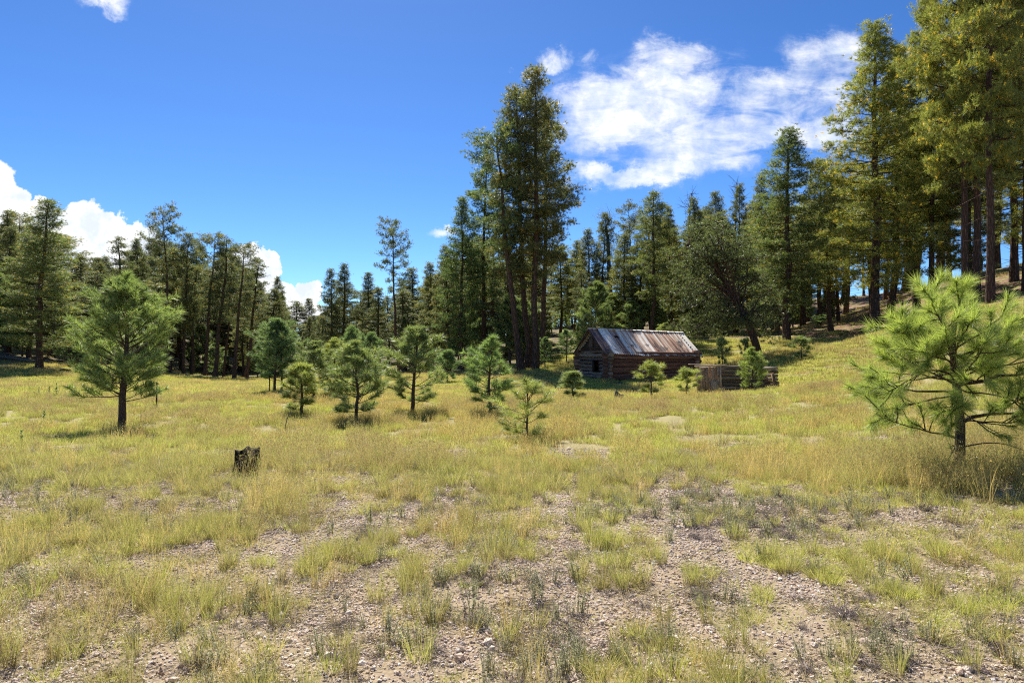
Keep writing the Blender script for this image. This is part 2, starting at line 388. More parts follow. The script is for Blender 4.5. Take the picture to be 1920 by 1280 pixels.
def scatter(name, label, cat, protos, P, idx, scl, rot):
    """one 'stuff' object: points on the terrain instancing the given small meshes"""
    pc = bpy.data.collections.new(name+'_pieces')
    for k, me in enumerate(protos):
        pc.objects.link(bpy.data.objects.new('%s_piece_%02d' % (name, k), me))
    me = bpy.data.meshes.new(name); n = len(P)
    me.vertices.add(n); me.vertices.foreach_set('co', np.asarray(P, np.float32).ravel())
    at = me.attributes.new('idx', 'INT', 'POINT'); at.data.foreach_set('value', np.asarray(idx, np.int32))
    at = me.attributes.new('scl', 'FLOAT_VECTOR', 'POINT'); at.data.foreach_set('vector', np.asarray(scl, np.float32).ravel())
    at = me.attributes.new('rot', 'FLOAT_VECTOR', 'POINT'); at.data.foreach_set('vector', np.asarray(rot, np.float32).ravel())
    o = link(name, me); o['kind'] = 'stuff'; tag(o, label, cat)
    ng = bpy.data.node_groups.new(name, 'GeometryNodeTree')
    ng.interface.new_socket('Geometry', in_out='INPUT', socket_type='NodeSocketGeometry')
    ng.interface.new_socket('Geometry', in_out='OUTPUT', socket_type='NodeSocketGeometry')
    N = ng.nodes; L = ng.links
    gi, go = N.new('NodeGroupInput'), N.new('NodeGroupOutput')
    iop = N.new('GeometryNodeInstanceOnPoints'); ci = N.new('GeometryNodeCollectionInfo')
    ci.inputs['Collection'].default_value = pc; ci.inputs['Separate Children'].default_value = True; ci.inputs['Reset Children'].default_value = True
    def na(nm, ty):
        x = N.new('GeometryNodeInputNamedAttribute'); x.data_type = ty; x.inputs[0].default_value = nm; return x.outputs[0]
    L.new(gi.outputs[0], iop.inputs['Points']); L.new(ci.outputs[0], iop.inputs['Instance'])
    iop.inputs['Pick Instance'].default_value = True
    L.new(na('idx', 'INT'), iop.inputs['Instance Index']); L.new(na('scl', 'FLOAT_VECTOR'), iop.inputs['Scale'])
    e2r = N.new('FunctionNodeEulerToRotation'); L.new(na('rot', 'FLOAT_VECTOR'), e2r.inputs[0]); L.new(e2r.outputs[0], iop.inputs['Rotation'])
    L.new(iop.outputs[0], go.inputs[0])
    md = o.modifiers.new('scatter', 'NODES'); md.node_group = ng
    return o

def wedge(n_per_m2, y0, y1, slope=.84, pad=1.4):
    area = slope*(y1*y1-y0*y0)+2*pad*(y1-y0); n = int(n_per_m2*area)
    y = np.sqrt(y0*y0+(y1*y1-y0*y0)*RNG.random(n)); x = (RNG.random(n)*2-1)*(slope*y+pad)
    return x, y
def rots(n, tilt=.1):
    return np.stack([RNG.normal(size=n)*tilt, RNG.normal(size=n)*tilt, RNG.random(n)*6.283], 1)

CABIN_O = np.array([pt(1141, 713, 42)[0], 42.0]); CABIN_A = math.atan2(2.5, 6.05)
def in_cabin(x, y):
    dx, dy = x-CABIN_O[0], y-CABIN_O[1]; c, s = math.cos(CABIN_A), math.sin(CABIN_A)
    u, v = dx*c+dy*s, -dx*s+dy*c
    return (u > -.1) & (u < 6.7) & (v > -.1) & (v < 3.9)

# grass
protos = []
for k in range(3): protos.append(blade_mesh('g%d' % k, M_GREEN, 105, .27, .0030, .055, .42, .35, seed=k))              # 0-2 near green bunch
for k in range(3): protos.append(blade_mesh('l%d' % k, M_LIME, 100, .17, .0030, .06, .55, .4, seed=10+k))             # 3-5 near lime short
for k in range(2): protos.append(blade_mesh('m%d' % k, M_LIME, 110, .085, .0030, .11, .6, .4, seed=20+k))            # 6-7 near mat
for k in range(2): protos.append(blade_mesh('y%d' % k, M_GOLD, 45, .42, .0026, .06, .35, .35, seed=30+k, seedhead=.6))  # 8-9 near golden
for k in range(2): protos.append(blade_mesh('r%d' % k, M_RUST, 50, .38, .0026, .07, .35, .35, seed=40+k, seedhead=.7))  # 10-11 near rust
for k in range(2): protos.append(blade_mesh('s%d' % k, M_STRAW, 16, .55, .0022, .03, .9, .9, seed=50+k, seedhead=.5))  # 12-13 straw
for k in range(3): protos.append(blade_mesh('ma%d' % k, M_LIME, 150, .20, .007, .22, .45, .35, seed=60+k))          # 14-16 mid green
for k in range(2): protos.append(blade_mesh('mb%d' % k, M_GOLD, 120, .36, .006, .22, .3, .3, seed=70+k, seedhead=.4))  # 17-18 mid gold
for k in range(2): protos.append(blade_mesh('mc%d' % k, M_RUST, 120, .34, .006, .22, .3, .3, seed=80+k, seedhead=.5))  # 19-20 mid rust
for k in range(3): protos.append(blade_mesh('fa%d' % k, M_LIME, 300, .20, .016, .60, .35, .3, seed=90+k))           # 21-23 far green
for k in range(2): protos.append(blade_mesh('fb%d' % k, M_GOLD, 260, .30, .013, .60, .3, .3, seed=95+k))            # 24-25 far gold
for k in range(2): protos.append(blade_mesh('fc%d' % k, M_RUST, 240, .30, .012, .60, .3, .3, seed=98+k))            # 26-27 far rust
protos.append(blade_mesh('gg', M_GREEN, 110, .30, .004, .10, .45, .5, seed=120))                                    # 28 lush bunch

PP, II, SS = [], [], []
def put(x, y, idx, s, sz=None):
    z = terr(x, y); PP.append(np.stack([x, y, z], 1)); II.append(idx)
    sz = s if sz is None else sz; SS.append(np.stack([s, s, sz], 1))
def clean(x, y, keep):
    keep = keep & ~in_cabin(x, y) & (np.hypot(x, y) > 1.3); return x[keep], y[keep]
# near bunches
x, y = wedge(85, 1.5, 11); b = bare(x, y); cl = fbm(x*1.6, y*1.6, 55, 3)
x, y = clean(x, y, RNG.random(len(x)) < (1-b)**1.3*(.16+.80*sstep(.40, .58, cl))*(.75+.25*sstep(4, 9, y))+.02)
ru = bfield(RUST_B, x, y); gl = fbm(x*.5, y*.5, 66, 3); n = len(x); u = RNG.random(n)
right = sstep(0.0, 3.5, x-.12*y)*(1-sstep(6.5, 10, y))
idx = np.where(u < ru*.75, 10+RNG.integers(0, 2, n), np.where(u < .10+.35*sstep(.5, .65, gl), 8+RNG.integers(0, 2, n), np.where(RNG.random(n) < .25+.65*right, 3+RNG.integers(0, 3, n), RNG.integers(0, 3, n))))
hz = .35+.95*RNG.random(n)**1.3; put(x, y, idx, (.5+.6*RNG.random(n)), hz*(1-.2*right)*(1+.25*ru))
# near mats
x, y = wedge(90, 1.5, 12); b = bare(x, y); cl = fbm(x*1.5, y*1.5, 57, 3)
x, y = clean(x, y, RNG.random(len(x)) < (1-b)**2*(.08+.7*sstep(.43, .60, cl))*(.6+.4*sstep(-1, 2, x))); n = len(x)
put(x, y, 6+RNG.integers(0, 2, n), .6+.6*RNG.random(n), .5+.8*RNG.random(n))
# scattered straw stalks
x, y = wedge(2.2, 1.8, 14); x, y = clean(x, y, RNG.random(len(x)) < .3+.7*fbm(x, y, 58)); n = len(x)
put(x, y, 12+RNG.integers(0, 2, n), .4+.7*RNG.random(n))
# middle distance
x, y = wedge(14, 9, 30); b = bare(x, y)
x, y = clean(x, y, (RNG.random(len(x)) < (1-b)**1.5*(.18+.82*sstep(.40, .56, fbm(x*1.3, y*1.3, 59)))) & (RNG.random(len(x)) < sstep(8.5, 12, y)) & (RNG.random(len(x)) > forest(x, y)))
n = len(x); ru = np.maximum(bfield(RUST_B, x, y), .8*sstep(.54, .66, fbm(x*.16, y*.4, 87, 4))); gl = fbm(x*.25, y*.25, 67, 4); u = RNG.random(n)
idx = np.where(u < ru*.55+.03, 19+RNG.integers(0, 2, n), np.where(RNG.random(n) < .06+.45*sstep(.52, .66, gl), 17+RNG.integers(0, 2, n), 14+RNG.integers(0, 3, n)))
put(x, y, idx, .6+.6*RNG.random(n), .6+.7*RNG.random(n))
x, y = wedge(3.2, 8, 26); x, y = clean(x, y, fbm(x*.8, y*.8, 69) > .5); n = len(x)
put(x, y, np.full(n, 28), .8+.6*RNG.random(n), .8+.7*RNG.random(n))
# far meadow
x, y = wedge(4.5, 27, 80); fo = forest(x, y)
x, y = clean(x, y, (RNG.random(len(x)) < (1-.86*fo)) & (RNG.random(len(x)) < sstep(26, 32, y)*(.55+.45*sstep(.35, .55, fbm(x*.4, y*.4, 60)))))
n = len(x); ru = np.maximum(bfield(RUST_B, x, y), sstep(.52, .64, fbm(x*.10, y*.3, 88, 4))); gl = fbm(x*.13, y*.13, 68, 4); u = RNG.random(n)
idx = np.where(u < ru*.4+.02, 26+RNG.integers(0, 2, n), np.where(RNG.random(n) < .06+.4*sstep(.52, .66, gl), 24+RNG.integers(0, 2, n), 21+RNG.integers(0, 3, n)))
put(x, y, idx, .7+.6*RNG.random(n), (.6+.6*RNG.random(n))*(1-.4*forest(x, y)))
# long grass at the foot of the young pines
for px, py, D, m in [(228, 812, 18, 26), (668, 797, 20, 18), (772, 781, 22.5, 18), (920, 780, 21, 16), (990, 828, 14.5, 14), (1800, 872, 7.2, 46), (1720, 900, 7.3, 26), (1880, 880, 7.4, 26)]:
    q0 = pt(px, py, D); x = q0[0]+RNG.normal(size=m)*.55; y = D+RNG.normal(size=m)*.55
    put(x, y, np.where(RNG.random(m) < (.35 if D > 9 else .7), 8+RNG.integers(0, 4, m), np.full(m, 28)), .8+.5*RNG.random(m), .9+.5*RNG.random(m))
P = np.concatenate(PP); n = len(P)
print('grass instances', n)
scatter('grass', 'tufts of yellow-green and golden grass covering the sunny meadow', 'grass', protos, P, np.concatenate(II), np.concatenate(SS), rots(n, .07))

# low plants: grey-green sage and dead twigs
lp = [sage_mesh('sg%d' % k, k) for k in range(4)]+[twig_mesh('tw%d' % k, 30+k) for k in range(4)]+[litter_mesh('lt%d' % k, 70+k, (M_TWIG, M_STRAW, M_RUST)[k]) for k in range(3)]
x, y = wedge(75, 1.5, 12); sg = bfield(SAGE_B, x, y); cl = fbm(x*1.1, y*1.1, 91, 3)
k = RNG.random(len(x)) < np.clip(sg*.55+.22*sstep(.5, .62, cl)*(1-bare(x, y)*.7)+.04, 0, 1); x, y, sg = x[k], y[k], sg[k]; n = len(x)
idx = np.where(RNG.random(n) < .5, RNG.integers(0, 4, n), 4+RNG.integers(0, 4, n)); s = .45+.6*RNG.random(n)
x2, y2 = wedge(26, 1.5, 11); k = RNG.random(len(x2)) < .35+.65*sstep(.4, .6, fbm(x2*1.8, y2*1.8, 97, 3)); x2, y2 = x2[k], y2[k]
x, y = np.append(x, x2), np.append(y, y2); idx = np.append(idx, 8+RNG.integers(0, 3, len(x2))); s = np.append(s, .7+.7*RNG.random(len(x2))); n = len(x)
scatter('low_plants', 'grey-green sage sprigs, dead grey twigs and straw litter low among the grass', 'ground plants', lp, np.stack([x, y, terr(x, y)], 1), idx, np.stack([s, s, s], 1), rots(n, .15))

# gravel
st = [stone_mesh('st%d' % k, k) for k in range(6)]
X, Y = [], []
for dens, y0, y1 in ((3400, 1.5, 4.5), (2700, 4.5, 8), (1100, 8, 13)):
    x, y = wedge(dens, y0, y1, .8, .6); b = bare(x, y)
    k = RNG.random(len(x)) < np.clip(b*.6+.50, 0, 1)*(.65+.35*sstep(.3, .6, fbm(x*3, y*3, 93, 3))); X.append(x[k]); Y.append(y[k])
x, y = np.concatenate(X), np.concatenate(Y); n = len(x); s = .0058+.0095*RNG.random(n)**2.2+.022*(RNG.random(n) > .990)*RNG.random(n)
s *= 1+.5*sstep(5, 12, y)
print('stones', n)
scatter('gravel', 'pinkish tan gravel and small stones on the bare patches of the meadow', 'gravel', st, np.stack([x, y, terr(x, y)+s*.2], 1), RNG.integers(0, 6, n), np.stack([s, s, s], 1), rots(n, .4))

# ------------------------------------------------------------------ mature pines
def prof(kind, t):
    if kind == 'cone': return min(1, (1.03-t)*1.45)**.85*(.62+.38*min(1, t/.22))
    if kind == 'column': return min(1, (1.04-t)*2.6)**.7*(.7+.3*min(1, t/.3))*(1-.25*t)
    if kind == 'open': return min(1, (1.06-t)*3.2)**.6*(.45+.55*min(1, t/.45))
    return min(1, (1.03-t)*1.9)**.7
def pine(seed, H, cb, Rc, kind, nbr, k_tuft=8, k_needle=13, bent=0.0, gap=0.0, clump=.27, dead=10, nl=.25, nw=.024, trunk_r=None):
    rg = np.random.default_rng(seed)
    tr = trunk_r or H*.0115
    hs = np.linspace(0, 1, 12); wob = np.cumsum(rg.normal(size=(12, 2))*H*.0035, 0)
    axis = np.stack([wob[:, 0]+bent*H*(hs**2), wob[:, 1], hs*H], 1); axis[:, :2] -= axis[0, :2]
    tb = Buf(); pr = tr*(1-hs)**.75+.02; pr[0] *= 1.3
    ext = np.vstack([axis[0]-[0, 0, .6], axis]); tube(tb, ext, np.concatenate([[pr[0]*1.1], pr]), 9, jit=.12)
    lb = tb; cb_ = Buf(); C = []; OD = []
    def ax(h): return np.array([np.interp(h, hs, axis[:, k]) for k in range(3)])
    for i in range(nbr):
        f = (i+rg.random())/nbr; t = f**.92
        if gap and rg.random() < gap: continue
        h = cb+(1-cb)*t; base = ax(h); az = i*2.4+rg.random()*1.2
        L = max(.35, Rc*prof(kind, t)*(.5+.62*rg.random()))
        el = R(-12+52*t**1.6+rg.normal()*9); up = .30+.25*rg.random()
        s = np.linspace(0, 1, 5)
        hor = L*s; ver = L*(math.tan(el)*s+up*(s**2)*.6)*.8
        da = az+.25*rg.normal()*s
        pts = base+np.stack([np.cos(da)*hor, np.sin(da)*hor, ver], 1)
        pts[:, :2] += rg.normal(size=(5, 2))*.04*L*s[:, None]
        tube(lb, pts, (.012+.013*L)*(1.05-s), 4, cap=False)
        nc = max(3, int(L*4.6)+3)
        ss = .22+.78*rg.random(nc)**.8; ss[0] = 1.0
        pos = np.stack([np.interp(ss, s, pts[:, k]) for k in range(3)], 1)
        lat = (rg.random(nc)-.5)*.75*L*(1.15-ss)**.8*1.3; lat[0] = 0
        off = np.stack([-np.sin(da[0])*lat, np.cos(da[0])*lat, rg.random(nc)*.18*np.abs(lat)+rg.normal(size=nc)*.06], 1)
        fwd = np.array([math.cos(az), math.sin(az), 0])*np.abs(lat)[:, None]*.5
        c = pos+off+fwd
        lines(lb, pos, c, .016, .008)
        C.append(c); OD.append(c-pos+np.array([math.cos(az), math.sin(az), .5])*.5)
    # leader
    C.append(axis[-1:]-[0, 0, .1]); OD.append(np.array([[0, 0, 1.0]]))
    dead *= 2
    for _ in range(dead):       # bare stubs below the crown
        h = cb*(.45+.55*rg.random()); b = ax(h); a = rg.random()*6.28; L = Rc*(.15+.4*rg.random())
        lines(lb, [b], [b+[math.cos(a)*L, math.sin(a)*L, L*(rg.random()*.5-.3)]], .025, .006)
    C = np.concatenate(C); OD = np.concatenate(OD); OD /= np.linalg.norm(OD, axis=1)[:, None]+1e-9
    m = len(C); T0 = np.repeat(C, k_tuft, 0); sp = rg.normal(size=(m*k_tuft, 3))*[clump, clump, clump*.55]
    T0 = T0+sp; D0 = np.repeat(OD, k_tuft, 0)+sp*1.2+rg.normal(size=sp.shape)*.35+[0, 0, .25]
    D0 /= np.linalg.norm(D0, axis=1)[:, None]
    rt = rg.random(len(T0)); rc = np.repeat(rg.random(m), k_tuft)
    yel = (rt > .95) | ((rc > .94) & (rt > .6)); av = np.where(yel, .97, .05+.8*(.5*rt+.5*rc))
    o = np.repeat(T0, k_needle, 0); d = np.repeat(D0, k_needle, 0)+rg.normal(size=(len(o), 3))*.62
    o = o+rg.normal(size=o.shape)*.025
    needles(cb_, o, d, nl*(.7+.5*rg.random(len(o))), nw*(.7+.6*rg.random(len(o))), np.clip(np.repeat(av, k_needle)+rg.normal(size=len(o))*.02, 0, 1))
    nm = 'pine_%d' % seed
    return dict(H=H, R=Rc, t=tb.mesh(nm+'_trunk', M_BARK, True), c=cb_.mesh(nm+'_crown', M_NEEDLE))

PR = {}
PR['full'] = [pine(101, 24, .10, 3.8, 'cone', 120), pine(102, 24, .16, 3.6, 'cone', 115), pine(103, 24, .12, 3.8, 'cone', 115, bent=.01)]
PR['mid'] = [pine(111, 22, .32, 3.0, 'cone', 85), pine(112, 22, .36, 2.8, 'column', 80, gap=.1), pine(113, 22, .28, 3.0, 'column', 85)]
PR['high'] = [pine(121, 22, .42, 2.6, 'column', 58, gap=.12, dead=16), pine(122, 22, .50, 2.6, 'open', 46, gap=.15, dead=16), pine(123, 22, .38, 2.4, 'cone', 58, gap=.1, dead=18)]
PR['flat'] = [pine(131, 22, .45, 3.6, 'open', 44, gap=.25, dead=10, bent=.02), pine(132, 22, .55, 3.4, 'open', 36, gap=.2, bent=-.02)]
PR['big'] = [pine(141, 26, .27, 5.0, 'cone', 100, k_tuft=11, clump=.23), pine(142, 26, .30, 4.8, 'cone', 100, k_tuft=11, clump=.23), pine(143, 26, .33, 4.6, 'column', 90, k_tuft=11, clump=.23)]
PR['thin'] = [pine(151, 16, .2, 1.5, 'cone', 60, clump=.22), pine(152, 16, .3, 1.4, 'cone', 50, clump=.22)]
FAM = dict(full='full', mid='mid', high='high', flat='flat', big='big', thin='thin')

def place_pine(proto, loc, H, W, rz, lean, leany, tint, label, group, name='pine_tree'):
    M = Matrix.Translation(Vector(loc)) @ Matrix.Rotation(lean, 4, 'Y') @ Matrix.Rotation(leany, 4, 'X') @ Matrix.Rotation(rz, 4, 'Z') @ Matrix.Diagonal((W/proto['R'], W/proto['R'], H/proto['H'], 1))
    e = empty(name, (0, 0, 0), label, 'pine tree', group); e.matrix_world = M
    for nm, k in (('trunk', 't'), ('crown', 'c')):
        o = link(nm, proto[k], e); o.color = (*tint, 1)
    return e

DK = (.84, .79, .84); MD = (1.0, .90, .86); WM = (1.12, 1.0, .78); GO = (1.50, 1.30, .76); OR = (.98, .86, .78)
G_L = 'tall pines along the left edge of the meadow'; G_C = 'tall pines behind the middle of the meadow'; G_R = 'pines on the slope behind the cabin'; G_H = 'tall pines on the right-hand slope'; G_K = 'clump of tall pines left of the cabin'
# base px, distance, top px, top py, half width px, kind, tint, label, group
TREES = [
 (8, 60, 8, 396, 30, 'mid', MD, 'pine cut by the left edge of the photo, narrow top', G_L),
 (36, 64, 34, 402, 26, 'high', MD, 'slim dark pine just left of the broad pine by the fallen logs', G_L),
 (75, 51, 96, 376, 66, 'full', (1.1, 1.08, .9), 'broad pine with a leaning red trunk beside the fallen logs, largest at far left', G_L),
 (150, 70, 150, 478, 40, 'full', MD, 'lower bushy pine between the broad leaning pine and the big sapling', G_L),
 (196, 72, 200, 482, 30, 'full', MD, 'short bushy pine behind the left flank of the big sapling', G_L),
 (222, 70, 220, 443, 30, 'high', DK, 'pine whose open round top shows just above the big sapling', G_L),
 (258, 74, 262, 450, 28, 'mid', DK, 'slim pine right behind the tip of the big sapling', G_L),
 (318, 66, 312, 402, 40, 'flat', DK, 'open flat-topped pine standing highest against the left cloud', G_L),
 (345, 68, 352, 440, 28, 'mid', MD, 'dense pine touching the right of the open flat-topped pine', G_L),
 (362, 70, 372, 450, 26, 'high', DK, 'bare-trunked pine second in the row right of the flat-topped pine', G_L),
 (386, 66, 402, 442, 30, 'high', MD, 'straight pine with a dense round head in the row of bare trunks', G_L),
 (404, 65, 424, 444, 32, 'high', DK, 'thick-headed pine tallest of the row of bare trunks, left of the gap', G_L),
 (420, 70, 436, 470, 20, 'high', DK, 'very thin pine just left of the gap in the row of bare trunks', G_L),
 (440, 64, 456, 460, 30, 'high', DK, 'right-leaning pine just right of the gap in the row of bare trunks', G_L),
 (462, 68, 486, 486, 28, 'high', DK, 'last right-leaning pine at the right end of the row of bare trunks', G_L),
 (524, 84, 524, 520, 20, 'mid', DK, 'narrow spire of pine against the small clouds', G_L),
 (552, 92, 552, 566, 24, 'mid', DK, 'low distant pine under the gap between two small clouds', G_L),
 (582, 92, 580, 560, 24, 'full', DK, 'low distant pine under the small puffy cloud', G_L),
 (622, 78, 624, 506, 24, 'mid', DK, 'left of the two dense dark pines with twin points, middle left', G_C),
 (644, 76, 648, 496, 30, 'full', DK, 'right of the two dense dark pines with twin points, middle left', G_C),
 (690, 78, 690, 512, 30, 'full', DK, 'dark pine between the twin points and the lone tall pine', G_C),
 (748, 62, 728, 420, 36, 'flat', (.8, .8, .85), 'lone tall pine with a dark open head rising above its neighbours', G_C),
 (712, 72, 706, 540, 22, 'thin', DK, 'small slim pine at the left foot of the lone tall pine', G_C),
 (776, 76, 776, 505, 22, 'thin', DK, 'slim spire right of the lone tall pine', G_C),
 (812, 70, 808, 494, 32, 'full', WM, 'warm green pine left of the tall clump', G_C),
 (842, 64, 836, 462, 36, 'full', MD, 'bushy pine forming the lowest step left of the tall clump', G_C),
 (868, 60, 866, 370, 44, 'full', (.85, .98, .9), 'dense green pine forming the second step left of the tall clump', G_K),
 (906, 62, 905, 285, 46, 'mid', (.85, .95, .9), 'tall green pine forming the left shoulder of the clump', G_K),
 (978, 53, 926, 252, 54, 'high', (.8, .9, .85), 'pine with a thick trunk leaning left in the tall clump', G_K),
 (990, 54, 968, 168, 60, 'mid', OR, 'straight middle pine in the tall clump, second highest', G_K),
 (1003, 53, 1012, 136, 66, 'mid', OR, 'highest pine of the tall clump, crown reaching right over the sky', G_K),
 (1016, 58, 1032, 205, 50, 'mid', OR, 'rear pine on the right side of the tall clump', G_K),
 (1052, 78, 1050, 462, 26, 'mid', WM, 'pine close to the right side of the tall clump', G_R),
 (1078, 80, 1078, 452, 26, 'mid', WM, 'small-topped pine second right of the tall clump', G_R),
 (1108, 76, 1104, 432, 34, 'full', MD, 'dense dark pine left of the bent snag', G_R),
 (1126, 74, 1136, 402, 24, 'column' if 0 else 'mid', MD, 'pine whose top bends right at the bent snag', G_R),
 (1186, 78, 1184, 386, 34, 'flat', DK, 'old flat-topped pine right of the bent snag', G_R),
 (1170, 66, 1168, 440, 36, 'full', WM, 'yellow-green pine standing left behind the cabin roof', G_R),
 (1222, 60, 1224, 364, 38, 'mid', (1.0, .98, .85), 'pointed pine rising straight behind the cabin roof, its trunk at the ridge', G_R),
 (1258, 64, 1254, 388, 30, 'full', WM, 'pine just right of the pointed pine behind the cabin', G_R),
 (1300, 70, 1300, 372, 34, 'full', MD, 'dense pine beside the dead top above the cabin', G_R),
 (1345, 74, 1343, 362, 26, 'mid', DK, 'slim dark pine between the dead tops on the skyline', G_R),
 (1382, 72, 1384, 348, 30, 'full', DK, 'dark pine left of the large pointed pine on the skyline', G_R),
 (1475, 54, 1474, 242, 72, 'full', (.95, .98, .82), 'large pointed pine standing alone at the meadow edge right of the cabin', G_R),
 (1534, 64, 1540, 300, 42, 'mid', WM, 'pine right behind the large pointed pine', G_H),
 (1572, 62, 1562, 318, 34, 'full', WM, 'pine filling the dip before the great golden pine', G_H),
 (1643, 50, 1634, 44, 104, 'full', GO, 'great golden-green pine with a spire top at the foot of the slope', G_H),
 (1668, 54, 1690, 92, 84, 'full', GO, 'golden pine whose trunk stands just right of the great spire-topped pine', G_H),
 (1746, 52, 1748, -30, 80, 'big', GO, 'very tall golden pine cut off by the top edge of the photo', G_H),
 (1812, 41, 1806, -200, 95, 'big', GO, 'left trunk of the group of dark trunks behind the near sapling', G_H),
 (1832, 42, 1836, -260, 95, 'big', GO, 'middle trunk of the group of dark trunks behind the near sapling', G_H),
 (1857, 38, 1850, -340, 105, 'big', GO, 'thick red-brown trunk standing in front of the group on the right', G_H),
 (1925, 46, 1925, -150, 90, 'big', GO, 'pine cut by the right edge of the photo, on the slope', G_H),
 (1903, 54, 1900, -60, 84, 'full', GO, 'golden pine with low-hanging branches just inside the right edge of the photo', G_H),
 (1955, 60, 1950, -20, 80, 'full', GO, 'pine mostly outside the right edge of the photo, low branches reaching in', G_H),
 (1870, 66, 1876, 40, 60, 'mid', WM, 'slim trunk higher up the reddish slope at right', G_H),
 (1700, 70, 1702, 200, 40, 'high', MD, 'thin dark trunk seen between the two golden pines', G_H),
 (1722, 76, 1716, 220, 36, 'high', MD, 'thin dark trunk left of the very tall golden pine', G_H),
 (1780, 74, 1786, 160, 44, 'high', WM, 'bare trunk between the very tall pine and the trunk group', G_H),
 (1585, 72, 1590, 330, 36, 'high', MD, 'dim pine with a bare trunk in shade left of the great golden pine', G_H),
 (1430, 64, 1428, 330, 34, 'full', MD, 'pine half hidden by the left side of the large pointed pine', G_R),
]
for n_, (bx, D, tx, ty, hw, kd, tint, lab, grp) in enumerate(TREES):
    b = pt(bx, 600, D); z = T(b[0], D); t = pt(tx, ty, D)
    H = t[2]-z; lean = math.atan2(t[0]-b[0], H)
    W = hw*D/F*(1.16 if kd in ('mid', 'high', 'full') and tx < 1600 else 1.05)
    fam = PR[kd]; pr = fam[n_ % len(fam)]
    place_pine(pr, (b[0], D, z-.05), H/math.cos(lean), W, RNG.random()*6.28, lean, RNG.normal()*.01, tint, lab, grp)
NTREE = len(TREES)
# forest behind: many lesser pines below the skyline
SX = np.array([-300, 0, 60, 100, 150, 200, 300, 350, 440, 500, 530, 570, 610, 640, 700, 770, 800, 840, 900, 1060, 1100, 1150, 1220, 1300, 1400, 1475, 1550, 1640, 1700, 1920, 2300], float)
SY = np.array([400, 400, 425, 440, 485, 478, 440, 455, 470, 530, 545, 580, 580, 525, 530, 525, 510, 480, 440, 470, 450, 430, 400, 395, 370, 360, 340, 300, 250, 150, 100], float)
NFILL = 234
placed = [(pt(t[0], 600, t[1])[0], t[1]) for t in TREES]
cnt = 0; tries = 0
while cnt < NFILL and tries < 40000:
    tries += 1
    px = -120+RNG.random()*(1960 if RNG.random() < .6 else 1160); bd = np.interp(px, BX, BD)
    D = bd+3+RNG.random()**1.4*50; x = (px-960)/F*D
    if min((x-a)**2+(D-b_)**2 for a, b_ in placed) < 2.6**2: continue
    if 1015 < px < 1075 and D < 88: continue
    if px > 1640 and RNG.random() < .66: continue
    if 330 < px < 500 and RNG.random() < .25: continue
    ty = np.interp(px, SX, SY)+4+RNG.random()*50
    z = T(x, D); H = pt(px, ty, D)[2]-z
    H = min(H, 27)*(1 if RNG.random() < .7 else .55+.3*RNG.random())
    if H < 4: continue
    left = px < 560
    kd = random.choice(['high', 'full', 'mid', 'full', 'full', 'full'] if left else (['full', 'mid', 'thin', 'high', 'full'] if px < 1500 else ['high', 'mid', 'high', 'thin']))
    pr = random.choice(PR[kd]); W = min(H*.20, 4.2)*(.85+.4*RNG.random())
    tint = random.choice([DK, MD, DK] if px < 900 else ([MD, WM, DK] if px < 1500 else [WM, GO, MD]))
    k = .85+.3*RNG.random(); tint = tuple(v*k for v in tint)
    zone = ('distant pine among the dense trees behind the left row of bare trunks', 'pines of the far forest at left') if px < 560 else \
           ('distant dark pine in the wood behind the middle of the meadow', 'pines of the far forest in the middle') if px < 1040 else \
           ('pine in the shady wood on the slope behind the cabin', 'pines of the wood behind the cabin') if px < 1500 else \
           ('pine in the open wood up the right-hand slope', 'pines of the wood on the right slope')
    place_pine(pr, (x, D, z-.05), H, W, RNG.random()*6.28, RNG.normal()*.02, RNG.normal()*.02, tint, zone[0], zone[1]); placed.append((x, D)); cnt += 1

UNDER = 92
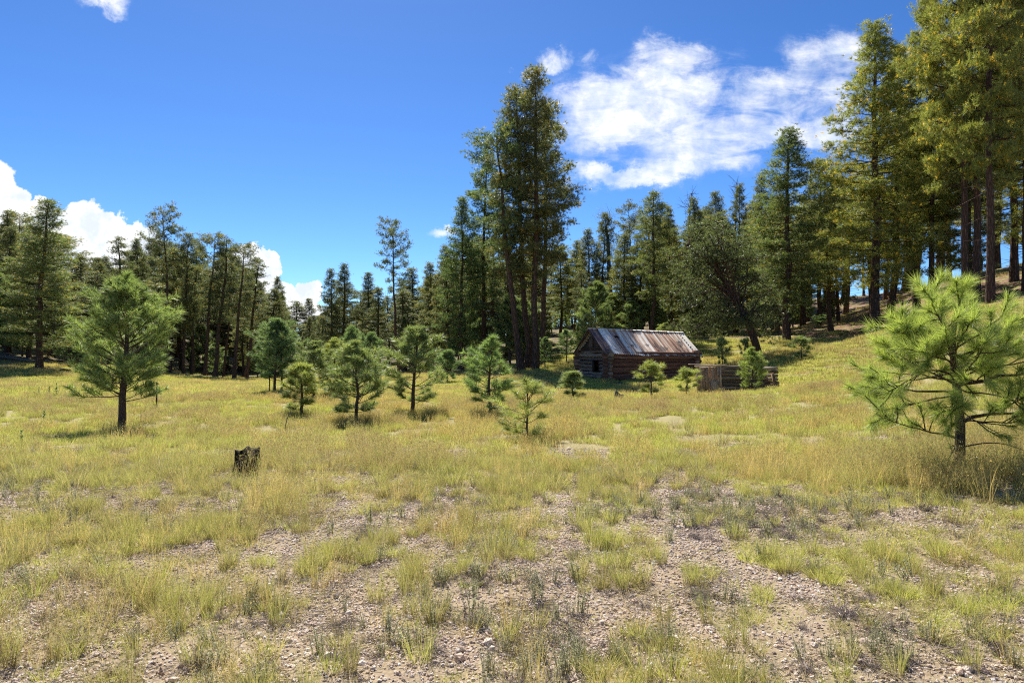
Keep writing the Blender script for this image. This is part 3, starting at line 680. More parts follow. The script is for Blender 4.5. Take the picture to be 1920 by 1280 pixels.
# old leaning pine right behind the cabin: crooked trunk, arching limbs
def leaning_pine():
    rg = np.random.default_rng(7); D = 47.0
    P0 = pt(1425, 668, D); P0[2] = T(P0[0], D)
    px_ = [(1425, 668), (1412, 640), (1398, 600), (1382, 570), (1362, 530), (1345, 505), (1325, 485), (1300, 470), (1288, 455)]
    ax = np.array([pt(a, b, D)+[0, (i-4)*.12, 0] for i, (a, b) in enumerate(px_)])-P0; ax[0] = (0, 0, -.3)
    tb = Buf(); tube(tb, ax, [.28, .24, .21, .19, .16, .14, .11, .08, .04], 9, jit=.2)
    lb = tb; C = []; O = []
    ends = [(1300, 500), (1290, 540), (1320, 560), (1280, 580), (1330, 600), (1310, 450), (1350, 440), (1380, 450), (1400, 470), (1420, 490), (1440, 520), (1440, 560), (1450, 590), (1290, 610), (1350, 620), (1380, 480),
            (1265, 520), (1330, 430), (1425, 610), (1450, 540), (1275, 480), (1370, 610), (1310, 620), (1400, 440), (1340, 460), (1390, 500), (1430, 630), (1270, 555), (1365, 425), (1415, 455)]
    for k, (ex, ey) in enumerate(ends*2):
        e = pt(ex+rg.normal()*12, ey+rg.normal()*10, D)+[0, rg.normal()*1.6, 0]-P0
        f = np.clip(.25+.65*rg.random()*((660-ey)/200), .2, .97); i_ = f*8
        s = np.array([np.interp(i_, np.arange(9), ax[:, q]) for q in range(3)])
        mid = (s+e)/2+[0, 0, .5*rg.normal()+.3]
        pts = np.array([s, (s+mid)/2+rg.normal(size=3)*.12, mid, (mid+e)/2+rg.normal(size=3)*.12, e])
        tube(lb, pts, np.array([.075, .06, .045, .03, .015]), 5, cap=False)
        m = 9; u_ = .45+.55*rg.random(m); idx = u_*4
        b_ = np.stack([np.interp(idx, np.arange(5), pts[:, q]) for q in range(3)], 1); c_ = b_+rg.normal(size=(m, 3))*[.5, .5, .3]
        lines(lb, b_, c_, .015, .006); C.append(c_); O.append(c_-b_+[0, 0, .2])
    C = np.concatenate(C); O = np.concatenate(O); kt, kn = 10, 11
    t0 = np.repeat(C, kt, 0)+rg.normal(size=(len(C)*kt, 3))*[.26, .26, .16]; d0 = np.repeat(O, kt, 0)+rg.normal(size=t0.shape)*.4
    d0 /= np.linalg.norm(d0, axis=1)[:, None]; rt = rg.random(len(t0))*.8; o = np.repeat(t0, kn, 0); d = np.repeat(d0, kn, 0)+rg.normal(size=o.shape)*.6
    cb_ = Buf(); needles(cb_, o, d, .23, .032, np.repeat(rt, kn))
    e = empty('pine_tree', P0, 'old crooked pine leaning left behind the log ruin, with arching dark limbs', 'pine tree', G_R)
    link('trunk', tb.mesh('crooked_trunk', M_BARK, True), e)
    c = link('crown', cb_.mesh('crooked_crown', M_NEEDLE), e); c.color = (.72, .70, .72, 1)
leaning_pine()

def snag(bx, D, pts_px, r, label, twigs=16, seed=1, tip=None):
    rg = np.random.default_rng(seed); x, y = pt(bx, 600, D)[0], D; z = T(x, y); P0 = np.array([x, y, z])
    ax = np.array([pt(a, b, D) for a, b in pts_px]); ax = np.vstack([[x, y, z-.3], ax])-P0
    tb = Buf(); n = len(ax); tube(tb, ax, np.linspace(r, .04, n), 7, jit=.15)
    e = empty('dead_tree', P0, label, 'dead tree'); lb = tb
    for _ in range(twigs):
        f = .72+.28*rg.random(); s = np.array([np.interp(f*(n-1), np.arange(n), ax[:, q]) for q in range(3)])
        d = rg.normal(size=3)+[0, 0, .5]; d /= np.linalg.norm(d); L = .5+1.1*rg.random()
        m = s+d*L*.6; lines(lb, [s, m, m], [m, m+(d+rg.normal(size=3)*.4)*L*.5, m+(d+rg.normal(size=3)*.6)*L*.4], [.03, .02, .015], [.02, .005, .005])
    link('trunk', tb.mesh('snag_trunk', M_DEAD, True), e)
    if tip is not None:
        cb_ = Buf(); C = np.array([pt(a+rg.normal()*6, b+rg.normal()*4, D) for a, b in tip for _ in range(5)])-P0
        o = np.repeat(C, 40, 0)+rg.normal(size=(len(C)*40, 3))*.28; needles(cb_, o, rg.normal(size=o.shape)+[0, 0, .5], .2, .02, rg.random(len(o))*.8)
        c = link('crown', cb_.mesh('snag_crown', M_NEEDLE), e); c.color = (*DK, 1)
snag(1146, 74, [(1144, 560), (1142, 500), (1140, 450), (1136, 425), (1146, 408)], .35, 'pale bent snag with a tuft of needles at its hooked top, behind the cabin', 8, 1, [(1120, 405), (1135, 402), (1148, 403)])
snag(1292, 74, [(1290, 500), (1292, 420), (1296, 362)], .22, 'leafless twiggy dead top left of the skyline pines above the cabin', 34, 2)
snag(1378, 78, [(1376, 480), (1380, 400), (1382, 342)], .22, 'leafless dead top beside the dark skyline pine left of the large pointed pine', 34, 3)

# ------------------------------------------------------------------ young pines
def young(seed, H, Rc, cb, dens=1.0, trunk_r=None, nl=.18, nw=.0115, whorl=.24, sparse=0.0, mat=None, drop=0.0):
    rg = np.random.default_rng(seed); tr = trunk_r or .011*H+.015
    hs = np.linspace(0, 1, 9); ax = np.stack([np.cumsum(rg.normal(size=9))*.008*H, np.cumsum(rg.normal(size=9))*.008*H, hs*H], 1); ax[:, :2] -= ax[0, :2]
    tb = Buf(); tube(tb, np.vstack([ax[0]-[0, 0, .2], ax]), np.concatenate([[tr*1.3], tr*(1-hs)**.8+.006]), 8, jit=.15)
    lb, nb = tb, Buf(); BP, BD_, BA = [], [], []
    def brush(pts, n, a0):      # needles along the outer part of a shoot, bunched at its tip
        s = np.linspace(0, 1, len(pts)); u = .12+.88*rg.random(n)**.62
        p = np.stack([np.interp(u, s, pts[:, k]) for k in range(3)], 1); t = pts[-1]-pts[-2]; t = t/(np.linalg.norm(t)+1e-9)
        rd = rg.normal(size=(n, 3)); rd -= (rd@t)[:, None]*t; rd /= np.linalg.norm(rd, axis=1)[:, None]
        k = (.35+.75*rg.random(n))[:, None]
        BP.append(p); BD_.append(t*k+rd*(1.15-k*.45)+[0, 0, .12]); BA.append(np.clip(a0+.25*rg.normal(size=n)*.6, 0, .9))
    h = cb*H
    while h < H*.985:
        t = (h/H-cb)/(1-cb)
        nb_ = rg.integers(4, 7); a0 = rg.random()*6.28
        for k in range(nb_):
            if rg.random() < sparse: continue
            az = a0+k*6.283/nb_+rg.normal()*.25; hk = h+rg.normal()*whorl*.28; base = np.array([np.interp(hk/H, hs, ax[:, kk]) for kk in range(3)])
            pr = (min(1, (1.05-t)*1.7)**.8)*(.72+.28*min(1, t/.25)); L = max(.12, Rc*pr*(.65+.5*rg.random()))
            el = R(12+52*t**1.2+rg.normal()*10-drop*18*(1-t)); s = np.linspace(0, 1, 5)
            hor = L*s*math.cos(el); ver = L*(s*math.sin(el)+.30*s*s)
            pts = base+np.stack([np.cos(az)*hor, np.sin(az)*hor, ver], 1)+rg.normal(size=(5, 3))*.02*L*s[:, None]
            tube(lb, pts, (.004+.011*L)*(1.1-s), 4, cap=False)
            av = .25+.5*rg.random()
            brush(pts[-3:], int(95*dens), av)
            for q in range(int(2+L*4.2)):
                f = .3+.62*rg.random(); s0 = np.array([np.interp(f, s, pts[:, kk]) for kk in range(3)])
                da = az+rg.choice([-1, 1])*(.5+.5*rg.random()); l2 = L*(.22+.28*rg.random())*(1.2-f*.5)
                e = s0+np.array([math.cos(da)*l2, math.sin(da)*l2, l2*(.25+.65*rg.random())])
                pp = np.array([s0, (s0+e)/2+[0, 0, -.01], e]); lines(lb, pp[:1], pp[-1:], .006, .004)
                brush(pp, int(66*dens), av+.1*rg.normal())
        h += whorl*(.7+.6*rg.random())*(1.05-.45*t)
    brush(np.array([ax[-1]-[0, 0, .25], ax[-1]-[0, 0, .1], ax[-1]]), int(130*dens), .7)
    o, d, a = np.concatenate(BP), np.concatenate(BD_), np.concatenate(BA)
    a = np.where(rg.random(len(a)) > .985, .98, a)
    needles(nb, o, d, nl*(.7+.45*rg.random(len(o))), nw*(.7+.6*rg.random(len(o))), a)
    nm = 'young_%d' % seed
    return dict(H=H, R=Rc, t=tb.mesh(nm+'_trunk', M_YBARK, True), c=nb.mesh(nm+'_needles', mat or M_YOUNG))
Y = [young(1, 3.9, 1.25, .24, 1.35, .085, whorl=.23), young(2, 2.4, .75, .16, 1.0, drop=.6), young(3, 2.8, .78, .14, .9, sparse=.1), young(4, 2.2, .65, .16, .8, sparse=.15, drop=.8),
     young(5, 1.4, .55, .12, .85, .016, nw=.006, sparse=.22), young(6, 1.5, .45, .12, 1.0), young(7, 3.3, 1.05, .2, 1.1, nw=.011), young(8, 1.3, .45, .3, .8, sparse=.2)]
GY = 'young pines scattered over the meadow'
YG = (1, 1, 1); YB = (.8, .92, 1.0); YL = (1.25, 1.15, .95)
YT = [  # base px, base py, D, top py, half width px, proto, tint, label
 (228, 813, 18, 520, 104, 0, (1.0, 1.05, .95), 'largest young pine, bright green, alone at left with a thick bare lower trunk'),
 (515, 736, 32, 598, 44, 6, YB, 'twin-trunked young pine, left stem, right of the row of bare trunks'),
 (528, 735, 32.6, 612, 40, 6, YB, 'twin-trunked young pine, right stem'),
 (566, 776, 22, 680, 34, 5, YL, 'little pointed pine right of the twin-trunked one'),
 (588, 748, 29, 640, 40, 6, YG, 'round bright pine behind the little pointed one'),
 (626, 738, 31, 636, 30, 1, YL, 'small lime-tipped pine touching the round bright pine'),
 (662, 720, 37, 614, 26, 1, YB, 'narrow pine showing behind the crown of the wide-skirted pine'),
 (694, 716, 38, 624, 30, 6, YB, 'dim pine between the wide-skirted pine and the tallest of the row'),
 (668, 797, 20, 642, 52, 1, YG, 'wide-skirted young pine with drooping lowest branches, in tall grass'),
 (772, 781, 22.5, 610, 52, 2, YG, 'tallest young pine of the middle row, forked limbs showing low down'),
 (920, 780, 21, 635, 44, 3, (.95, 1.08, 1.0), 'young pine right of the tallest of the middle row, lower left branch hanging'),
 (990, 828, 14.5, 715, 52, 4, YL, 'scrawny thin young pine with see-through crown, nearest of the middle row'),
 (1075, 743, 29, 695, 24, 5, YG, 'knee-high bushy pine in front of the cabin corner'),
 (1222, 748, 27, 682, 25, 7, YL, 'small pine with a double stem in front of the cabin wall'),
 (1287, 741, 29, 693, 22, 7, YL, 'small thin pine left of the plank panel'),
 (1410, 739, 30.2, 653, 24, 1, (1.15, 1.15, .9), 'bright green pine growing against the front of the log ruin'),
 (838, 708, 44, 655, 18, 5, YB, 'small faint pine in the meadow left of the tall clump'),
 (815, 700, 48, 660, 16, 7, YB, 'tiny pine in the far grass right of the tallest middle-row pine'),
 (1104, 655, 50, 588, 26, 6, YL, 'light green young pine left behind the cabin gable'),
 (1062, 660, 56, 618, 18, 6, YB, 'low young pine in the wood edge left of the cabin'),
 (1022, 672, 54, 632, 16, 6, YB, 'low dark young pine beside the foot of the tall clump'),
 (1248, 640, 54, 606, 22, 6, YL, 'lime young pine just above the cabin ridge'),
 (1354, 668, 44, 636, 12, 7, YG, 'sapling in the grass right of the cabin'),
 (1398, 660, 45, 636, 10, 7, YG, 'sapling beside the crooked leaning trunk'),
 (1503, 671, 40, 634, 17, 7, YG, 'small lone pine on the meadow slope under the large pointed pine'),
 (1690, 696, 27, 632, 24, 5, YG, 'small pine left of the near sapling, beside a dry brush heap'),
 (1145, 620, 72, 575, 22, 6, YB, 'young pine in shade at the foot of the wood above the cabin gable'),
 (1540, 632, 60, 590, 22, 6, YB, 'young pine in the shade right of the large pointed pine'),
 (1320, 640, 62, 600, 26, 6, YB, 'young pine in the dark wood edge above the right end of the roof'),
 (20, 655, 58, 600, 28, 6, YB, 'young pine on the slope above the fallen logs at far left'),
 (130, 668, 56, 610, 28, 6, YB, 'young pine on the slope right of the broad leaning pine'),
]
for bx, by, D, ty, hw, k, tint, lab in YT:
    b = pt(bx, by, D); z = T(b[0], D); H = (pt(bx, ty, D)[2]-z)*.94; pr = Y[k]
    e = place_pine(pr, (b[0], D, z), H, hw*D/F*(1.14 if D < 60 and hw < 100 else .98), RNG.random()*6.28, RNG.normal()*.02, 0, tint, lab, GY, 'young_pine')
    e['category'] = 'young pine'

q = 0
while q < UNDER:
    px = -60+RNG.random()*2000; D = np.interp(px, BX, BD)+1+RNG.random()**1.5*34; x = (px-960)/F*D
    if 1020 < px < 1060 and D < 80: continue
    if px > 1600 and RNG.random() < .9: continue
    k = random.choice([0, 1, 2, 3, 6, 6]); H = 2.0+4.2*RNG.random()**1.4; tnt = .8+.35*RNG.random()
    zn = 'left row of bare trunks' if px < 560 else 'middle of the meadow' if px < 1080 else 'cabin' if px < 1480 else 'pines on the right-hand slope'
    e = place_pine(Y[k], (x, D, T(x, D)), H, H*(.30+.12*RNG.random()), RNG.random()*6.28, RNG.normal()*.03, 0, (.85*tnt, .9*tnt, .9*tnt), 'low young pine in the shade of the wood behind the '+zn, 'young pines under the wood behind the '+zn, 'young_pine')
    e['category'] = 'young pine'; q += 1

# the near sapling at right, limb by limb
def near_sapling():
    rg = np.random.default_rng(77); D = 7.6
    P0 = pt(1800, 860, D); P0[2] = T(P0[0], D); L = lambda px, py, dy=0.0: pt(px, py, D)+[0, dy, 0]-P0
    ax = np.array([[0, 0, -.15], [0, 0, 0], L(1800, 800), L(1797, 745), L(1790, 700), L(1786, 650), L(1788, 600), L(1800, 565)])
    tb = Buf(); tube(tb, ax, [.062, .055, .050, .045, .038, .036, .022, .010], 10, jit=.14)
    lb, nb = tb, Buf(); BP, BD_, BA = [], [], []
    def brush(pts, n, a0, lo=.1):
        n = int(n*1.7)
        pts = np.asarray(pts); s = np.linspace(0, 1, len(pts)); u = lo+(1-lo)*rg.random(n)**.6
        p = np.stack([np.interp(u, s, pts[:, k]) for k in range(3)], 1); t = pts[-1]-pts[-2]; t = t/(np.linalg.norm(t)+1e-9)
        rd = rg.normal(size=(n, 3)); rd -= (rd@t)[:, None]*t; rd /= np.linalg.norm(rd, axis=1)[:, None]
        k = (.4+.8*rg.random(n))[:, None]
        BP.append(p); BD_.append(t*k+rd*(1.1-k*.5)+[0, 0, .05]); BA.append(np.clip(a0+.18*rg.normal(size=n), 0, .93))
    def limb(path, r0, nt_, side=5, a0=.5, start=.35, sl=.28):
        side = int(side*1.7); start *= .7; nt_ = int(nt_*.62)
        path = np.array(path); m = 9; s = np.linspace(0, 1, len(path)); u = np.linspace(0, 1, m)
        pts = np.stack([np.interp(u, s, path[:, k]) for k in range(3)], 1)+rg.normal(size=(m, 3))*.008
        tube(lb, pts, r0*(1.05-.8*u), 6, jit=.2)
        brush(pts[-4:], nt_, a0)
        for _ in range(side):
            f = start+(1-start)*rg.random(); p = np.array([np.interp(f, u, pts[:, k]) for k in range(3)]); t = pts[-1]-pts[0]; t /= np.linalg.norm(t)
            d = t*.7+rg.normal(size=3)*.75+[0, 0, .25]; d /= np.linalg.norm(d); l = sl*(.5+.8*rg.random()); e = p+d*l
            pp = np.array([p, (p+e)/2+rg.normal(size=3)*.01, e]); tube(lb, pp, [.007, .006, .005], 4, cap=False)
            brush(pp, int(nt_*.85), a0+.08*rg.normal(), .25)
    limb([L(1796, 722), L(1850, 708, -.1), L(1925, 692, -.2), L(2010, 650, -.3)], .026, 190, 8, .45, .45)
    limb([L(1802, 788), L(1860, 776, .1), L(1940, 778, .15), L(2010, 760, .2)], .024, 180, 7, .35, .5)
    limb([L(1790, 820, 0), L(1755, 812, -.15), L(1690, 800, -.3), L(1610, 772, -.4)], .013, 150, 4, .3, .5)
    limb([L(1790, 735), L(1735, 733, .1), L(1690, 728, .2), L(1655, 705, .25)], .014, 170, 6, .4, .45)
    limb([L(1790, 705), L(1740, 690, -.1), L(1690, 705, -.2), L(1640, 735, -.25)], .012, 130, 4, .35, .5)
    for k, (ex, ey, dy) in enumerate([(1690, 590, .2), (1715, 565, -.3), (1755, 555, .1), (1800, 556, 0), (1845, 575, .3), (1720, 620, -.5), (1760, 600, .5), (1690, 640, .4), (1880, 600, -.2), (1915, 570, .1),
                                      (1850, 640, -.5), (1780, 590, -.4), (1740, 650, -.2), (1930, 620, .4), (1960, 590, -.1), (1830, 600, .6), (1890, 650, .3), (1780, 640, -.6), (1720, 680, .5), (1800, 690, -.5), (1930, 660, -.5), (1860, 690, .5)]):
        sy = min(ey+70+20*rg.random(), 740) if ey < 650 else ey+35
        i_ = np.interp(sy, [565, 600, 650, 700, 745, 800], [7, 6, 5, 4, 3, 2]); s = np.array([np.interp(i_, np.arange(8), ax[:, q]) for q in range(3)])
        e = L(ex, ey, dy); mid = s*.45+e*.55-[0, 0, .04]
        limb([s, mid, e], .013, 210, 4, .62+.1*rg.normal(), .4, .22)
    for sx, sy, mx, my, ex, ey, dy in [(1796, 730, 1850, 740, 1890, 765, -.5), (1795, 740, 1740, 760, 1700, 790, .5), (1790, 700, 1720, 715, 1670, 745, .5), (1790, 690, 1850, 680, 1920, 720, .5),
                                       (1788, 660, 1730, 640, 1685, 615, .1), (1788, 660, 1730, 670, 1690, 660, -.4), (1796, 735, 1760, 760, 1730, 770, -.5), (1800, 790, 1870, 790, 1930, 740, -.3)]:
        limb([L(sx, sy), L(mx, my, dy*.5), L(ex, ey, dy)], .011, 190, 6, .5, .5, .24)
    limb([L(1806, 838), L(1835, 826, -.15), L(1865, 828, -.25), L(1890, 842, -.3)], .009, 0, 0)
    limb([L(1795, 850), L(1770, 830, -.15), L(1750, 835, -.3)], .006, 30, 1, .3)
    limb([L(1802, 770), L(1830, 800, -.2), L(1850, 815, -.35)], .007, 90, 2, .3)
    o, d, a = np.concatenate(BP), np.concatenate(BD_), np.concatenate(BA); a = np.where(rg.random(len(a)) > .985, .985, a)
    needles(nb, o, d, .17*(.7+.45*rg.random(len(o))), .0044*(.8+.5*rg.random(len(o))), a)
    print('near needles', len(o))
    e = empty('young_pine', P0, 'near young pine with long bright needles cut by the right edge of the photo', 'young pine', GY)
    link('trunk', tb.mesh('near_trunk', M_YBARK, True), e); link('crown', nb.mesh('near_needles', M_NEAR), e)
near_sapling()

# ------------------------------------------------------------------ log cabin
def wood_mat(name, cols, sx=(1.5, 14, 14), rough=.85, spec=.2):
    m, nt = newmat(name); mp = nt.n('ShaderNodeMapping'); mp.inputs['Scale'].default_value = sx; nt.set(mp.inputs[0], nt.obj())
    n = nt.noise(mp.outputs[0], 1.6, 6, .65); r = nt.attr('r')
    f = nt.m('ADD', nt.m('MULTIPLY', n, .7), nt.m('MULTIPLY', r, .45), clamp=True)
    finish(nt, nt.ramp(f, cols), rough, n, .8, .03, spec); return m
M_LOG = wood_mat('old_logs', [(.25, (.085, .042, .028)), (.5, (.21, .10, .065)), (.72, (.33, .18, .12)), (.95, (.48, .38, .30))])
M_LOGG = wood_mat('grey_logs', [(.25, (.08, .052, .036)), (.5, (.19, .13, .09)), (.75, (.35, .27, .20)), (.95, (.62, .54, .45))], (14, 1.5, 14))
M_BOARD = wood_mat('dark_boards', [(.25, (.035, .025, .02)), (.6, (.10, .066, .052)), (.95, (.20, .155, .125))], (14, 14, 1.5))
M_PLANK = wood_mat('ruin_planks', [(.25, (.15, .09, .05)), (.5, (.38, .24, .14)), (.75, (.56, .40, .26)), (.95, (.74, .62, .48))], (12, 12, 1.5))
M_RUINLOG = wood_mat('ruin_logs', [(.25, (.07, .05, .035)), (.5, (.17, .125, .09)), (.8, (.30, .24, .18)), (.95, (.45, .40, .34))])
M_ROOF, nt = newmat('rusty_roof_metal')
o = nt.obj(); sp = nt.n('ShaderNodeSeparateXYZ'); nt.set(sp.inputs[0], o)
st = nt.n('ShaderNodeCombineXYZ'); nt.set(st.inputs[0], nt.m('MULTIPLY', sp.outputs[0], 3.4)); nt.set(st.inputs[1], nt.m('MULTIPLY', sp.outputs[1], .16)); nt.set(st.inputs[2], nt.m('MULTIPLY', sp.outputs[2], .16))
n1 = nt.noise(st.outputs[0], 1.6, 4, .65); n2 = nt.noise(o, 1.1, 4); n3 = nt.noise(o, 14, 4)
f = nt.m('ADD', nt.m('MULTIPLY', nt.m('SUBTRACT', n1, .5), 2.3), nt.m('ADD', .42, nt.m('MULTIPLY', nt.m('SUBTRACT', n3, .5), .35)), clamp=True)
f = nt.m('ADD', f, nt.m('MULTIPLY', nt.m('SUBTRACT', nt.attr('r'), .5), .45), clamp=True)
c = nt.ramp(f, [(.06, (.13, .06, .04)), (.26, (.40, .21, .13)), (.46, (.64, .42, .28)), (.60, (.78, .66, .53)), (.80, (.93, .88, .78))])
c = nt.mix(nt.m('MULTIPLY', nt.m('GREATER_THAN', n2, .60), .7), c, (.06, .045, .045))
finish(nt, c, .5, n3, .15, .01, .5)

def cabin():
    ca, sa = math.cos(CABIN_A), math.sin(CABIN_A); z0 = T(*CABIN_O)
    e = empty('log_cabin', (CABIN_O[0], CABIN_O[1], z0), 'abandoned log cabin with a rusty ribbed metal gable roof and dark log walls', 'cabin')
    e.rotation_euler = (0, 0, CABIN_A); rg = np.random.default_rng(3)
    Lx, Ly, n = 6.5, 3.75, 8; wh = 1.80; r = wh/n/2
    def log(buf, p0, p1, r_, a, sides=9):
        m = 8; s = np.linspace(0, 1, m)[:, None]; P = np.asarray(p0)*(1-s)+np.asarray(p1)*s+rg.normal(size=(m, 3))*[.014, .016, .017]
        tube(buf, P, r_*(1+.05*rg.normal())*(1+.10*rg.normal(size=m)), sides, a=a, jit=.08)
    # long walls (front and back), logs run along x
    for yy, nm in ((0, 'front_wall'), (Ly, 'back_wall')):
        b = Buf()
        for k in range(n):
            log(b, (-.28-.18*rg.random(), yy, r+k*2*r-.02), (Lx+.25+.2*rg.random(), yy, r+k*2*r-.02), r*1.04, rg.random()*.9)
        if nm == 'front_wall':
            box(b, (.95, -.13, 1.42), (.55, .03, .05), a=1.0); box(b, (4.9, -.12, .35), (1.6, .03, .14), a=.5)
            box(b, (3.2, -.13, .14), (6.2, .04, .24), a=.1)
        link('wall', b.mesh(nm, M_LOG, True), e)
    # gable walls with alternate courses, window opening in the left one
    for xx, nm in ((0, 'left'), (Lx, 'right')):
        b = Buf()
        for k in range(n+1):
            z = k*2*r; a = rg.random()
            if z > wh+.05: break
            if nm == 'left' and 3 <= k <= 5:
                log(b, (xx, -.25-.15*rg.random(), z), (xx, .95+.05*rg.random(), z), r*.98, a); log(b, (xx, 1.85, z), (xx, Ly+.2+.15*rg.random(), z), r*.98, a)
            else: log(b, (xx, -.28-.2*rg.random(), z), (xx, Ly+.22+.2*rg.random(), z), r*(.92+.1*rg.random()), a)
        link('wall', b.mesh(nm+'_wall', M_LOGG if nm == 'left' else M_LOG, True), e)
    # window casing
    b = Buf()
    for y_ in (.98, 1.82): box(b, (-.02, y_, .90), (.2, .06, .74), a=.2)
    box(b, (-.02, 1.4, .52), (.22, .9, .05), a=.3); box(b, (-.02, 1.4, 1.28), (.22, .9, .05), a=.3)
    link('window_frame', b.mesh('window_frame', M_BOARD), e)
    # gable triangles of boards
    rise = 1.42; ov = .32
    for xx in (.02, Lx-.02):
        b = Buf(); nbrd = 18
        for k in range(nbrd):
            y0 = k*Ly/nbrd; yc = y0+Ly/nbrd/2; hgt = rise*(1-abs(yc-Ly/2)/(Ly/2))-.06
            if hgt < .08: continue
            box(b, (xx+rg.normal()*.012, yc, wh+.02+hgt/2), (.025, Ly/nbrd-.015-.01*rg.random(), hgt), a=rg.random())
        box(b, (xx-.06 if xx < 1 else xx+.06, Ly/2, wh+.06), (.1, Ly+.2, .12), a=.6)
        if xx < 1: box(b, (xx-.07, Ly/2, wh+.24), (.05, Ly*.8, .09), a=.4)
        link('gable', b.mesh('gable_boards', M_BOARD), e)
    # roof: two corrugated slopes made of sheets, sagging to the right
    sl = math.hypot(rise, Ly/2); th = math.atan2(rise, Ly/2); ext = .28
    root_r = bpy.data.objects.new('roof', None)
    for side, nm in ((0, 'front'), (1, 'back')):
        b = Buf(); x0, x1 = -.38, Lx+.42; nx = 460; ny = 12; W = x1-x0; nsheet = 11
        for sh in range(nsheet):
            xa, xb = x0+W*sh/nsheet, x0+W*(sh+1)/nsheet+.03; m = nx//nsheet
            X = np.linspace(xa, xb, m); V = np.linspace(-ext-.05*rg.random(), sl+.02, ny); XX, VV = np.meshgrid(X, V)
            if side: YY = Ly-VV*math.cos(th)
            else: YY = VV*math.cos(th)
            sag = -.16*(XX/Lx)-.05*np.sin(math.pi*np.clip(XX/Lx, 0, 1))*(1-VV/sl)
            hh = .013*np.sin(XX/.076*math.pi)+.006*(sh % 2)+.014*np.sin(XX*3.1+VV*2+sh)
            ZZ = wh+.07+VV*math.sin(th)+sag+hh
            P = np.stack([XX, YY, ZZ], -1); iy = np.arange(ny-1)[:, None]*m; jx = np.arange(m-1)[None]
            q = np.stack([iy+jx, iy+jx+1, iy+m+jx+1, iy+m+jx], -1).reshape(-1, 4)
            if not side:
                cx = XX[:-1, :-1].ravel(); cv = VV[:-1, :-1].ravel()
                hole = (np.abs(cx-1.35-.3*(cv-1.5)) < .16) & (np.abs(cv-1.45) < .13)
                q = q[~hole]
            Pt = P.reshape(-1, 3); a = rg.random(); nv = len(Pt)
            b.add(Pt, None, q, a=a)
            b.add(Pt-[0, 0, .006], None, q[:, ::-1], a=a)
        link('roof_slope', b.mesh('roof_'+nm, M_ROOF, True), e)
    b = Buf(); X = np.linspace(-.4, Lx+.44, 12); S = -.16*X/Lx
    for s_ in (-1, 1):
        for k in range(11):
            c = np.array([(X[k]+X[k+1])/2, Ly/2+s_*.055, wh+rise+.07+(S[k]+S[k+1])/2]); t = -s_*R(37)
            rot = np.array([[1, 0, 0], [0, math.cos(t), -math.sin(t)], [0, math.sin(t), math.cos(t)]]); box(b, c, (X[1]-X[0]+.01, .14, .012+.001*k % .003), rot, a=.9)
    link('ridge_cap', b.mesh('ridge_cap', M_ROOF), e)
    b = Buf()
    for xx, dz in ((-.36, .01), (Lx+.40, -.17)):       # barge rafters
        for s_ in (0, 1):
            P = [(xx, (0-ext*math.cos(th)) if not s_ else Ly+ext*math.cos(th), wh+.0-ext*math.sin(th)+dz), (xx, Ly/2, wh+rise+dz)]
            tube(b, P, .045, 5, a=.4)
    for k in range(6):
        xx = .3+k*1.17
        for s_ in (0, 1): tube(b, [(xx, (-.16) if not s_ else Ly+.16, wh-.12-.16*xx/Lx), (xx, Ly/2, wh+rise-.08-.16*xx/Lx)], .04, 5, a=.3)
    tube(b, [(-.3, Ly/2, wh+rise-.06), (Lx+.3, Ly/2, wh+rise-.22)], .06, 6, a=.3)
    link('rafters', b.mesh('rafters', M_BOARD), e)
    b = Buf(); tube(b, [(-.05, Ly-.3, wh-.12), (-.2, Ly+1.2, wh-.10), (-.3, Ly+2.1, wh-.08)], .045, 6, a=.2)
    link('roof_pole', b.mesh('roof_pole', M_BOARD), e)
cabin()

